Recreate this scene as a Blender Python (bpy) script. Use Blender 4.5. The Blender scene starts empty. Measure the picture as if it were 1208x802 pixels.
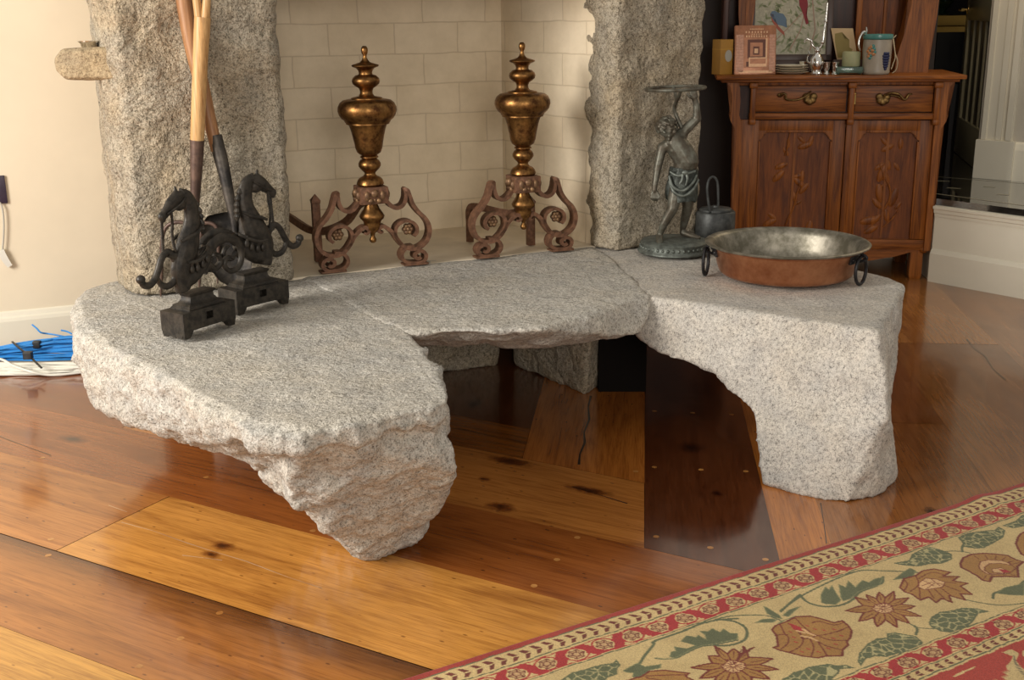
import bpy, bmesh, math, random
import numpy as np
from mathutils import Vector, Matrix, noise
random.seed(7)
PI = math.pi
SC = bpy.context.scene
COL = SC.collection
# ------------------------------------------------------------------ camera geometry
H = 1.30; PITCH = math.radians(15.9); FPX = 1366.0; ROLL = math.radians(0.7)
F = Vector((0, math.cos(PITCH), -math.sin(PITCH)))
R0 = Vector((1, 0, 0)); U0 = R0.cross(F)
R = R0*math.cos(ROLL) - U0*math.sin(ROLL); U = U0*math.cos(ROLL) + R0*math.sin(ROLL)
CAM = Vector((0, 0, H))
def ray(x, y): return F + R*((x-604)/FPX) - U*((y-401)/FPX)
def Z(x, y, z=0.0):                       # where the sight line of a photo point meets height z
    d = ray(x, y); return CAM + d*((z-H)/d.z)
def Yd(x, y, yv):                         # ... meets depth yv
    d = ray(x, y); return CAM + d*(yv/d.y)
def plane(P0, ang):                       # ... meets an upright plane: returns (along, height)
    d = Vector((math.cos(ang), math.sin(ang), 0)); n = Vector((-d.y, d.x, 0)); P0 = Vector(P0)
    def f(x, y):
        r = ray(x, y); t = (P0-CAM).dot(n)/r.dot(n); q = CAM + r*t - P0
        return q.dot(d), q.z
    return f
def hit(P0, n, x, y):
    r = ray(x, y); return CAM + r*((P0-CAM).dot(n)/r.dot(n))
TH = math.radians(22.0)                   # the fireplace wall is turned this much
TX = Vector((math.cos(TH), math.sin(TH), 0)); TY = Vector((-math.sin(TH), math.cos(TH), 0))
HZ = 0.47                                 # top of the hearth stones
# ------------------------------------------------------------------ materials
MATS = {}
class NT:
    def __init__(s, name):
        s.m = bpy.data.materials.new(name); s.m.use_nodes = True
        s.t = s.m.node_tree; s.t.nodes.clear()
        s.out = s.n('ShaderNodeOutputMaterial'); s.b = s.n('ShaderNodeBsdfPrincipled')
        s.l(s.b.outputs[0], s.out.inputs[0]); MATS[name] = s.m
    def n(s, typ, **kw):
        nd = s.t.nodes.new(typ)
        for k, v in kw.items():
            if hasattr(nd, k): setattr(nd, k, v)
            else: nd.inputs[k.replace('_', ' ')].default_value = v
        return nd
    def l(s, a, b): s.t.links.new(a, b)
    def ramp(s, fac, stops):
        r = s.n('ShaderNodeValToRGB'); el = r.color_ramp.elements
        while len(el) < len(stops): el.new(0.5)
        for e, (p, c) in zip(el, stops):
            e.position = p; e.color = (*c, 1) if len(c) == 3 else c
        s.l(fac, r.inputs[0]); return r.outputs[0]
    def mix(s, fac, a, b, mode='MIX'):
        m = s.n('ShaderNodeMix', data_type='RGBA', blend_type=mode)
        for i, v in ((0, fac), (6, a), (7, b)):
            if hasattr(v, 'links'): s.l(v, m.inputs[i])
            else: m.inputs[i].default_value = v if i == 0 else (*v, 1)
        return m.outputs[2]
    def math(s, op, a, b=None, c=None):
        m = s.n('ShaderNodeMath', operation=op)
        for i, v in enumerate((a, b, c)):
            if v is None: continue
            if hasattr(v, 'links'): s.l(v, m.inputs[i])
            else: m.inputs[i].default_value = v
        return m.outputs[0]
    def noise(s, vec, scale, detail=3, rough=.55, dist=0):
        n = s.n('ShaderNodeTexNoise', Scale=scale, Detail=detail, Roughness=rough, Distortion=dist)
        if vec is not None: s.l(vec, n.inputs['Vector'])
        return n.outputs[0]
    def obj(s): return s.n('ShaderNodeTexCoord').outputs['Object']
    def scalev(s, vec, sc, rot=(0, 0, 0)):
        m = s.n('ShaderNodeMapping'); s.l(vec, m.inputs[0]); m.inputs['Scale'].default_value = sc
        m.inputs['Rotation'].default_value = rot; return m.outputs[0]
    def bump(s, h, st, dist=.01):
        b = s.n('ShaderNodeBump', Strength=st, Distance=dist); s.l(h, b.inputs['Height'])
        s.l(b.outputs[0], s.b.inputs['Normal'])
    def set(s, color=None, rough=None, metal=None, spec=None, **kw):
        for k, v in (('Base Color', color), ('Roughness', rough), ('Metallic', metal), ('Specular IOR Level', spec)):
            if v is None: continue
            if hasattr(v, 'links'): s.l(v, s.b.inputs[k])
            else: s.b.inputs[k].default_value = (*v, 1) if k == 'Base Color' else v
        for k, v in kw.items(): s.b.inputs[k.replace('_', ' ')].default_value = v
        return s.m
def granite(name, dark, mid, light, warm, sp=170, bs=.7, warmth=.5, lump=0.0):
    t = NT(name); v = t.obj()
    f = t.math('ADD', t.math('MULTIPLY', t.noise(v, sp*1.55, 3, .8), .62), t.math('MULTIPLY', t.noise(v, sp*.55, 3, .7), .38))
    c = t.ramp(f, [(.36, dark), (.44, mid), (.53, light), (.66, tuple(min(1, x*1.22) for x in light))])
    p = t.noise(v, 5, 4, .6)
    w = t.ramp(p, [(.42, (0, 0, 0)), (.66, (1, 1, 1))])
    c2 = t.mix(t.math('MULTIPLY', w, warmth), c, warm, 'MULTIPLY')
    g = t.ramp(t.noise(v, 14, 5, .7), [(.3, (.80, .80, .81)), (.62, (1.05, 1.03, 1.0))])
    c3 = t.mix(1.0, c2, g, 'MULTIPLY')
    h = t.math('ADD', t.noise(v, 90, 4, .7), t.math('MULTIPLY', t.noise(v, 28, 5, .65), 1.6))
    if lump: h = t.math('ADD', h, t.math('MULTIPLY', t.noise(v, 11, 5, .6, .6), lump))
    t.bump(h, bs, .012)
    return t.set(c3, .82, 0, .25)
granite('granite hearth', (.085, .08, .072), (.34, .32, .28), (.56, .535, .485), (1.0, .93, .82), 170, .70, .4, 1.2)
granite('granite pale', (.07, .068, .065), (.36, .34, .31), (.58, .55, .50), (1.0, .92, .80), 190, .35, .35)
granite('granite pillar', (.065, .055, .040), (.26, .225, .165), (.50, .44, .345), (1.0, .86, .66), 150, .95, .5, 4.5)
granite('granite tan', (.08, .06, .04), (.28, .21, .125), (.42, .33, .21), (1.0, .9, .7), 200, .5, .3)
def flat(name, color, rough=.5, metal=0, spec=.5, var=.0, vs=20, bump=0, bs=60, **kw):
    t = NT(name)
    c = color
    if var:
        g = t.ramp(t.noise(t.obj(), vs, 4, .6), [(.3, (1-var,)*3), (.7, (1+var*.6,)*3)])
        c = t.mix(1.0, color, g, 'MULTIPLY')
    if bump: t.bump(t.noise(t.obj(), bs, 4, .6), bump, .004)
    return t.set(c, rough, metal, spec, **kw)
def metal2(name, c1, c2, rough, scale=30, bump=.2, metal=1.0, lo=.4, hi=.62, r2=None):
    t = NT(name); v = t.obj()
    n = t.noise(v, scale, 5, .65)
    c = t.ramp(n, [(lo, c1), (hi, c2)])
    t.bump(t.noise(v, scale*3, 4, .6), bump, .003)
    r = rough if r2 is None else t.ramp(n, [(lo, (rough,)*3), (hi, (r2,)*3)])
    return t.set(c, r, metal, .5)
flat('plaster cream', (.74, .645, .485), .7, 0, .2, .05, 3, .08, 40)
flat('firebox floor', (.78, .68, .52), .85, 0, .2, .12, 6, .2, 40)
flat('paint ivory', (.76, .71, .58), .45, 0, .35, .04, 4)
flat('paint grey beige', (.50, .46, .385), .6, 0, .3, .04, 3)
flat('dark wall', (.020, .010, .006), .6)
flat('plain black', (.008, .006, .005), .9, 0, .1)
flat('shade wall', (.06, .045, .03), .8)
metal2('aged brass', (.085, .036, .014), (.36, .185, .060), .46, 38, .14, 1.0, .36, .66, .33)
metal2('dark brass', (.14, .085, .035), (.30, .19, .07), .45, 60, .2)
metal2('rusty iron', (.115, .052, .027), (.215, .102, .055), .60, 60, .4, .35)
metal2('rust bronze', (.13, .068, .036), (.27, .155, .075), .5, 60, .2, .5)
metal2('black cast iron', (.017, .0145, .0115), (.050, .041, .031), .45, 50, .25, .35)
metal2('bronze verdigris', (.078, .064, .045), (.150, .150, .120), .46, 28, .25, .5, .42, .66)
metal2('bronze green', (.08, .088, .076), (.165, .182, .160), .5, 40, .3, .5)
metal2('copper', (.36, .135, .060), (.60, .29, .15), .40, 14, .08, .9, .35, .68, .30)
metal2('tinned metal', (.17, .155, .115), (.34, .31, .25), .47, 22, .15, .85)
metal2('handle iron', (.012, .011, .012), (.03, .028, .03), .4, 60, .3, .5)
metal2('pot grey', (.030, .031, .030), (.075, .078, .074), .5, 30, .2, .4)
metal2('shovel steel', (.030, .027, .025), (.10, .085, .070), .48, 22, .25, .6)
metal2('socket brown', (.075, .045, .035), (.14, .085, .062), .45, 30, .2, .4)
flat('silver', (.75, .73, .69), .18, 1.0)
flat('brass handle', (.55, .38, .13), .28, 1.0)
def wood(name, c1, c2, sc=(26, 26, 1.6), rough=.4, spec=.4, knots=0):
    t = NT(name); v = t.scalev(t.obj(), sc)
    n = t.noise(v, 1.6, 6, .65, 1.2)
    c = t.ramp(n, [(.34, c1), (.62, c2)])
    f = t.noise(t.scalev(t.obj(), (sc[0]*6, sc[1]*6, sc[2]*3)), 1.5, 3)
    c = t.mix(1.0, c, t.ramp(f, [(.35, (.78,)*3), (.6, (1.06,)*3)]), 'MULTIPLY')
    t.bump(f, .08, .002)
    return t.set(c, rough, 0, spec)
wood('cabinet oak', (.135, .036, .006), (.36, .115, .019), spec=.25)
wood('cabinet oak cross', (.135, .036, .006), (.36, .115, .019), (1.6, 26, 26), spec=.25)
wood('cabinet panel', (.105, .026, .005), (.245, .070, .013), (18, 18, 2.2), spec=.25)
wood('cabinet dark', (.030, .008, .004), (.070, .018, .007))
wood('ash handle', (.42, .21, .070), (.64, .39, .165), (34, 34, 1.2), .42)
wood('old handle', (.24, .105, .042), (.40, .20, .085), (34, 34, 1.2), .45)
def brick():
    t = NT('firebrick'); uv = t.n('ShaderNodeTexCoord').outputs['UV']
    d = t.n('ShaderNodeTexNoise', Scale=9.0, Detail=2); t.l(uv, d.inputs['Vector'])
    off = t.n('ShaderNodeVectorMath', operation='SCALE'); t.l(d.outputs['Color'], off.inputs[0]); off.inputs['Scale'].default_value = .012
    add = t.n('ShaderNodeVectorMath', operation='ADD'); t.l(uv, add.inputs[0]); t.l(off.outputs[0], add.inputs[1])
    b = t.n('ShaderNodeTexBrick', Scale=1.0, offset=.45)
    for k, v in (('Mortar Size', .003), ('Mortar Smooth', .4), ('Bias', 0.0), ('Brick Width', .252), ('Row Height', .1135)): b.inputs[k].default_value = v
    t.l(add.outputs[0], b.inputs['Vector'])
    b.inputs['Color1'].default_value = (.80, .675, .49, 1); b.inputs['Color2'].default_value = (.84, .73, .555, 1)
    b.inputs['Mortar'].default_value = (.68, .565, .41, 1)
    g = t.ramp(t.noise(uv, 6, 5, .65), [(.3, (.88, .86, .82)), (.65, (1.04, 1.03, 1.02))])
    c = t.mix(1.0, b.outputs[0], g, 'MULTIPLY')
    h = t.math('SUBTRACT', t.math('MULTIPLY', t.noise(uv, 60, 4), .5), t.math('MULTIPLY', b.outputs['Fac'], .8))
    t.bump(h, .35, .006)
    t.set(c, .88, 0, .15)
brick()
KNOTS = [(591,598,.034,1.6),(601,544,.035,2.6),(571,565,.014,1.8),(694,578,.028,3.2),(263,644,.026,1.8),(249,654,.018,2),(86,518,.034,2.0),
         (846,582,.020,1.2),(815,528,.05,1.2),(1098,603,.022,1.4),(560,476,.035,1.8),(250,500,.02,2)]
def floorwood():
    t = NT('floor planks'); uv = t.n('ShaderNodeTexCoord').outputs['UV']
    at = t.n('ShaderNodeAttribute', attribute_name='tint')
    off = t.n('ShaderNodeCombineXYZ'); t.l(t.math('MULTIPLY', at.outputs['Alpha'], 37.0), off.inputs[2])
    add = t.n('ShaderNodeVectorMath', operation='ADD'); t.l(uv, add.inputs[0]); t.l(off.outputs[0], add.inputs[1])
    v = add.outputs[0]
    big = t.noise(t.scalev(v, (1.3, 7, 1)), 1.0, 4, .6, 1.0)
    wav = t.noise(t.scalev(v, (2.2, 42, 1)), 1.0, 5, .7, 1.6)
    fine = t.noise(t.scalev(v, (9, 330, 1)), 1.0, 3, .6)
    g = t.ramp(big, [(.28, (.62, .52, .44)), (.5, (1, 1, 1)), (.72, (1.22, 1.25, 1.3))])
    c = t.mix(1.0, at.outputs['Color'], g, 'MULTIPLY')
    c = t.mix(1.0, c, t.ramp(wav, [(.32, (.68, .60, .54)), (.52, (1.0,)*3), (.75, (1.14, 1.12, 1.08))]), 'MULTIPLY')
    c = t.mix(.7, c, t.ramp(fine, [(.33, (.60, .52, .46)), (.5, (1.0,)*3)]), 'MULTIPLY')
    vor = t.n('ShaderNodeTexVoronoi', Scale=1.0); t.l(t.scalev(v, (14, 36, 1)), vor.inputs['Vector'])
    pit = t.ramp(vor.outputs['Distance'], [(.055, (.25, .16, .1)), (.11, (1, 1, 1))])
    c = t.mix(.8, c, pit, 'MULTIPLY')
    pos = t.n('ShaderNodeNewGeometry').outputs['Position']
    acc = None
    for (x, y, r, el) in KNOTS:
        p = Z(x, y, 0)
        ang = math.radians(-30) if x < 760 and not (x == 560) else math.radians(83.5)
        m = t.n('ShaderNodeMapping', vector_type='TEXTURE'); t.l(pos, m.inputs[0])
        m.inputs['Location'].default_value = p; m.inputs['Rotation'].default_value = (0, 0, ang); m.inputs['Scale'].default_value = (r*el, r, 1)
        ln = t.n('ShaderNodeVectorMath', operation='LENGTH'); t.l(m.outputs[0], ln.inputs[0])
        acc = ln.outputs['Value'] if acc is None else t.math('MINIMUM', acc, ln.outputs['Value'])
    acc = t.math('ADD', acc, t.math('MULTIPLY', t.math('SUBTRACT', t.noise(pos, 45, 4), .5), .9))
    c = t.mix(1.0, c, t.ramp(acc, [(.12, (.10, .06, .05)), (.45, (.38, .27, .22)), (1.0, (1, 1, 1))]), 'MULTIPLY')
    t.bump(t.math('ADD', fine, t.math('MULTIPLY', wav, .6)), .10, .002)
    rr = t.ramp(t.noise(pos, 7, 4), [(.3, (.11,)*3), (.7, (.22,)*3)])
    t.set(c, rr, 0, .55)
    t.b.inputs['Coat Weight'].default_value = .5; t.b.inputs['Coat Roughness'].default_value = .08
floorwood()
def rugmat():
    t = NT('rug wool'); at = t.n('ShaderNodeAttribute', attribute_name='tint')
    pos = t.n('ShaderNodeNewGeometry').outputs['Position']
    g = t.ramp(t.noise(pos, 330, 2, .7), [(.3, (.70,)*3), (.62, (1.10,)*3)])
    c = t.mix(1.0, at.outputs['Color'], g, 'MULTIPLY')
    c = t.mix(1.0, c, t.ramp(t.noise(pos, 9, 4), [(.3, (.88, .86, .82)), (.7, (1.06, 1.06, 1.05))]), 'MULTIPLY')
    t.bump(t.noise(pos, 420, 2), .5, .003)
    t.set(c, .95, 0, .1)
    t.b.inputs['Sheen Weight'].default_value = .12
rugmat()
def tilemat():
    t = NT('landing tile'); v = t.obj()
    n = t.ramp(t.noise(v, 12, 5, .7), [(.35, (.010, .009, .008)), (.62, (.030, .027, .024))])
    t.set(n, .06, 0, 1.0); t.b.inputs['IOR'].default_value = 1.9; t.b.inputs['Coat Weight'].default_value = 1.0; t.b.inputs['Coat Roughness'].default_value = .04
tilemat()
flat('tile inlay', (.30, .27, .19), .15)
flat('blue cable', (.035, .25, .64), .38)
flat('white cable', (.70, .68, .60), .4)
flat('tie black', (.012, .012, .014), .45)
flat('plate purple', (.022, .010, .028), .35)
flat('yellow box', (.42, .215, .035), .5, 0, .4, .12, 15)
flat('box front', (.56, .32, .05), .5, 0, .4, .12, 15)
flat('label grey', (.42, .40, .34), .5)
flat('copper cover', (.40, .17, .085), .35, .35, .5, .25, 40)
flat('cover pink', (.50, .26, .17), .4, .3, .5, .25, 90)
flat('cover dark', (.13, .040, .020), .45, .2)
flat('cover light', (.62, .36, .20), .35, .4, .5, .2, 60)
flat('page cream', (.58, .53, .42), .7)
flat('plate rim', (.85, .78, .62), .35)
flat('picture mat', (.50, .47, .34), .5, 0, .4, .3, 60)
flat('leaf sage', (.26, .29, .15), .6)
flat('bird red', (.40, .10, .06), .6)
flat('bird blue', (.13, .20, .28), .6)
flat('bird crimson', (.26, .018, .025), .6)
flat('twig pink', (.40, .26, .19), .6)
flat('frame dark', (.055, .022, .010), .4)
flat('card cream', (.60, .42, .22), .6)
flat('card olive', (.27, .20, .05), .6)
flat('candle wax', (.42, .43, .24), .5, 0, .4, .08, 30, 0, 60, Subsurface_Weight=.15)
flat('stoneware', (.40, .35, .275), .4, 0, .5, .1, 25)
flat('glaze teal', (.08, .26, .235), .25)
flat('glaze orange', (.52, .24, .10), .35)
flat('glaze navy', (.020, .026, .085), .3)
flat('twine', (.52, .42, .27), .8)
flat('black upholstery', (.006, .006, .007), .8)
flat('dark mahogany', (.030, .012, .008), .35)
flat('gilt', (.36, .22, .05), .35, .8)
flat('green glass', (.012, .030, .012), .12, 0, .8)
flat('dark clutter', (.05, .045, .042), .5)
flat('clutter pale', (.35, .33, .32), .5)
flat('door cream', (.55, .50, .33), .4)
t = NT('clear green glass'); t.set((.30, .48, .38), .06, 0, .5); t.b.inputs['Transmission Weight'].default_value = .75
# ------------------------------------------------------------------ mesh helpers
def new_bm(): return bmesh.new()
def link(name, me):
    o = bpy.data.objects.new(name, me); COL.objects.link(o); return o
def finish(name, bm, mats, parent=None, smooth=True, loc=None, rotz=0, angle=40):
    if isinstance(mats, str): mats = [mats]
    bmesh.ops.recalc_face_normals(bm, faces=bm.faces[:])
    if smooth:
        la = math.radians(angle)
        for f in bm.faces: f.smooth = True
        for e in bm.edges:
            if len(e.link_faces) == 2 and e.calc_face_angle(0) > la: e.smooth = False
    me = bpy.data.meshes.new(name); bm.to_mesh(me); bm.free()
    for m in mats: me.materials.append(MATS[m])
    o = link(name, me)
    if parent is not None: o.parent = parent
    if loc is not None: o.location = loc
    if rotz: o.rotation_euler = (0, 0, rotz)
    return o
def tag(o, label, cat, group=None, kind=None):
    if label: o['label'] = label
    if cat: o['category'] = cat
    if group: o['group'] = group
    if kind: o['kind'] = kind
    return o
def thing(name, label, cat, loc=(0, 0, 0), rotz=0, group=None):
    o = bpy.data.objects.new(name, None); COL.objects.link(o)
    o.location = loc; o.rotation_euler = (0, 0, rotz); o.empty_display_size = .05
    return tag(o, label, cat, group)
def struct(name, bm, mats, smooth=False):
    o = finish(name, bm, mats, smooth=smooth); o['kind'] = 'structure'; return o
def box(bm, x0, x1, y0, y1, z0, z1, mi=0, bev=0.0):
    r = bmesh.ops.create_cube(bm, size=1.0)
    vs = r['verts']
    for v in vs:
        v.co = Vector((x0+(v.co.x+.5)*(x1-x0), y0+(v.co.y+.5)*(y1-y0), z0+(v.co.z+.5)*(z1-z0)))
    fs = set(f for v in vs for f in v.link_faces)
    for f in fs: f.material_index = mi
    if bev:
        es = list(set(e for v in vs for e in v.link_edges))
        bmesh.ops.bevel(bm, geom=es, offset=bev, segments=2, profile=.6, affect='EDGES', clamp_overlap=True)
def prism(bm, pts, axis, a0, a1, mi=0, bev=0.0):
    """outline of 2D points extruded; axis 'y': points are (x,z); 'z': points are (x,y); 'x': points are (y,z)"""
    def mk(p, a):
        return Vector((p[0], a, p[1])) if axis == 'y' else Vector((p[0], p[1], a)) if axis == 'z' else Vector((a, p[0], p[1]))
    n = len(pts)
    lo = [bm.verts.new(mk(p, a0)) for p in pts]; hi = [bm.verts.new(mk(p, a1)) for p in pts]
    f1 = bm.faces.new(lo); f2 = bm.faces.new(hi[::-1]); fs = [f1, f2]
    for i in range(n):
        fs.append(bm.faces.new((lo[i], hi[i], hi[(i+1) % n], lo[(i+1) % n])))
    for f in fs: f.material_index = mi
    if bev:
        es = [e for e in f1.edges] + [e for e in f2.edges]
        r = bmesh.ops.bevel(bm, geom=es, offset=bev, segments=2, profile=.6, affect='EDGES', clamp_overlap=True)
    return fs
def ngon_fix(bm):
    bmesh.ops.triangulate(bm, faces=[f for f in bm.faces if len(f.verts) > 4])
def crv(pts, k=6, vals=None):
    P = [Vector(p) for p in pts]; n = len(P); out = []; ov = []
    for i in range(n-1):
        p0 = P[max(i-1, 0)]; p1 = P[i]; p2 = P[i+1]; p3 = P[min(i+2, n-1)]
        for j in range(k):
            t = j/k
            out.append(.5*((2*p1)+(p2-p0)*t+(2*p0-5*p1+4*p2-p3)*t*t+(3*p1-p0-3*p2+p3)*t**3))
            if vals is not None: ov.append(vals[i]*(1-t)+vals[i+1]*t)
    out.append(P[-1])
    if vals is not None: ov.append(vals[-1]); return out, ov
    return out
def tube(bm, pts, rad, seg=8, N=None, wid=None, k=5, mi=0, square=False, cap=True):
    """sweep; N = fixed cross axis (normal of a planar curve), wid = half width along N (number or list)"""
    n0 = len(pts)
    rl = list(rad) if isinstance(rad, (list, tuple)) else [rad]*n0
    wl = rl if wid is None else (list(wid) if isinstance(wid, (list, tuple)) else [wid]*n0)
    if k > 1:
        P, rl = crv(pts, k, rl); _, wl = crv(pts, k, wl)
    else: P = [Vector(p) for p in pts]
    rings = []; prev = None
    for i, p in enumerate(P):
        t = (P[min(i+1, len(P)-1)]-P[max(i-1, 0)])
        if t.length < 1e-9: t = Vector((0, 0, 1))
        t.normalize()
        if N is not None:
            b = Vector(N).normalized(); a = b.cross(t)
            if a.length < 1e-6: a = Vector((1, 0, 0))
            a.normalize()
        else:
            if prev is None:
                ref = Vector((0, 0, 1)) if abs(t.z) < .9 else Vector((1, 0, 0))
                a = (ref-t*ref.dot(t)).normalized()
            else:
                a = (prev-t*prev.dot(t)).normalized()
            prev = a; b = t.cross(a)
        ring = []
        if square:
            for sx, sy in ((-1, -1), (1, -1), (1, 1), (-1, 1)):
                ring.append(bm.verts.new(p+a*rl[i]*sx+b*wl[i]*sy))
        else:
            for j in range(seg):
                an = 2*PI*j/seg; ring.append(bm.verts.new(p+a*(rl[i]*math.cos(an))+b*(wl[i]*math.sin(an))))
        rings.append(ring)
    m = len(rings[0])
    for i in range(len(rings)-1):
        for j in range(m):
            f = bm.faces.new((rings[i][j], rings[i][(j+1) % m], rings[i+1][(j+1) % m], rings[i+1][j])); f.material_index = mi
    if cap:
        for r in (rings[0][::-1], rings[-1]):
            f = bm.faces.new(r); f.material_index = mi
def lathe(bm, prof, seg=32, c=(0, 0, 0), mi=0, k=1, sx=1, sy=1):
    c = Vector(c)
    if k > 1: prof = [(v.x, v.z) for v in crv([(r, 0, z) for r, z in prof], k)]
    rings = []
    for r, z in prof:
        r = max(r, 0)
        if r < 1e-5: rings.append([bm.verts.new(c+Vector((0, 0, z)))])
        else: rings.append([bm.verts.new(c+Vector((r*sx*math.cos(2*PI*j/seg), r*sy*math.sin(2*PI*j/seg), z))) for j in range(seg)])
    for a, b in zip(rings, rings[1:]):
        for j in range(seg):
            q = [a[j % len(a)], a[(j+1) % len(a)] if len(a) > 1 else None, b[(j+1) % len(b)] if len(b) > 1 else None, b[j % len(b)]]
            q = [x for x in q if x is not None]
            q2 = []
            for x in q:
                if x not in q2: q2.append(x)
            if len(q2) >= 3:
                f = bm.faces.new(q2); f.material_index = mi
def ball(bm, c, r, sub=2, sc=(1, 1, 1), mi=0, rot=None):
    m = Matrix.Translation(Vector(c)) @ (rot if rot is not None else Matrix.Identity(4)) @ Matrix.Diagonal((r*sc[0], r*sc[1], r*sc[2], 1))
    rr = bmesh.ops.create_icosphere(bm, subdivisions=sub, radius=1.0, matrix=m)
    for v in rr['verts']:
        for f in v.link_faces: f.material_index = mi
def hull(bm, pts):
    vs = [bm.verts.new(p) for p in pts]
    r = bmesh.ops.convex_hull(bm, input=vs)
    bad = list(set(g for g in r['geom_interior']+r['geom_unused'] if isinstance(g, bmesh.types.BMVert) and g.is_valid))
    if bad: bmesh.ops.delete(bm, geom=bad, context='VERTS')
def capsule(bm, a, b, ra, rb, seg=12):
    a = Vector(a); b = Vector(b); pts = []
    for c, r in ((a, ra), (b, rb)):
        for i in range(seg):
            for j in range(7):
                th = 2*PI*i/seg; ph = -PI/2+PI*j/6
                pts.append(c+Vector((r*math.cos(ph)*math.cos(th), r*math.cos(ph)*math.sin(th), r*math.sin(ph))))
    hull(bm, pts)
def chain(bm, pts, rad):
    for i in range(len(pts)-1): capsule(bm, pts[i], pts[i+1], rad[i], rad[i+1])
def remesh(bm, voxel, smooth=0):
    me = bpy.data.meshes.new('tmp'); bm.to_mesh(me); bm.free()
    o = bpy.data.objects.new('tmp', me); COL.objects.link(o)
    md = o.modifiers.new('r', 'REMESH'); md.mode = 'VOXEL'; md.voxel_size = voxel
    if smooth:
        s = o.modifiers.new('s', 'SMOOTH'); s.iterations = smooth; s.factor = .5
    dg = bpy.context.evaluated_depsgraph_get(); dg.update()
    m2 = bpy.data.meshes.new_from_object(o.evaluated_get(dg))
    b2 = bmesh.new(); b2.from_mesh(m2)
    bpy.data.objects.remove(o); bpy.data.meshes.remove(me); bpy.data.meshes.remove(m2)
    return b2
def rock(hulls, voxel=.011, amp=.012, seed=0, top=None, smooth=3, flat_amp=.25, chisel=1.0, f0=5.0, rug=.16, facet=.9, fine=.06):
    bm = bmesh.new()
    for h in hulls: hull(bm, h)
    bm = remesh(bm, voxel, smooth); bm.normal_update()
    off = Vector((seed*3.7, seed*1.3, seed*2.1)); mv = []
    for v in bm.verts:
        p = v.co+off
        d = noise.fractal(p*f0, 1.0, 2.0, 4)*.55 + (noise.ridged_multi_fractal(p*f0*.8, 1.0, 2.0, 4, 1.0, 2.0)-1.2)*.42*chisel
        q = Vector((p.x*13+p.z*6, p.y*13, p.z*24)); d += noise.fractal(q, .9, 2.0, 3)*rug
        w = p*7.5+noise.noise_vector(p*6)*.35; d += (noise.voronoi(w)[0][0]-.42)*facet + (noise.voronoi(w*2.3)[0][0]-.42)*facet*.45
        d += noise.fractal(p*26, .9, 2.0, 3)*.14 + noise.fractal(p*48, .8, 2.0, 3)*fine
        k = amp
        if v.normal.z > .75: k = amp*flat_amp
        elif v.normal.z > .45: k = amp*(flat_amp+(1-flat_amp)*(.75-v.normal.z)/.3)
        mv.append(v.normal*d*k)
    for v, m in zip(bm.verts, mv):
        v.co += m
        if v.co.z < 0.0: v.co.z = 0.0
        if top is not None and v.co.z > top: v.co.z = top+(v.co.z-top)*.15
    return bm
def up(P, z): return Vector((P.x, P.y, z))
# ------------------------------------------------------------------ camera
cd = bpy.data.cameras.new('camera'); co = bpy.data.objects.new('camera', cd); COL.objects.link(co)
cd.sensor_fit = 'HORIZONTAL'; cd.sensor_width = 36.0; cd.lens = FPX/1208*36.0; cd.clip_start = .05
co.matrix_world = Matrix(((R.x, U.x, -F.x, CAM.x), (R.y, U.y, -F.y, CAM.y), (R.z, U.z, -F.z, CAM.z), (0, 0, 0, 1)))
SC.camera = co
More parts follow.
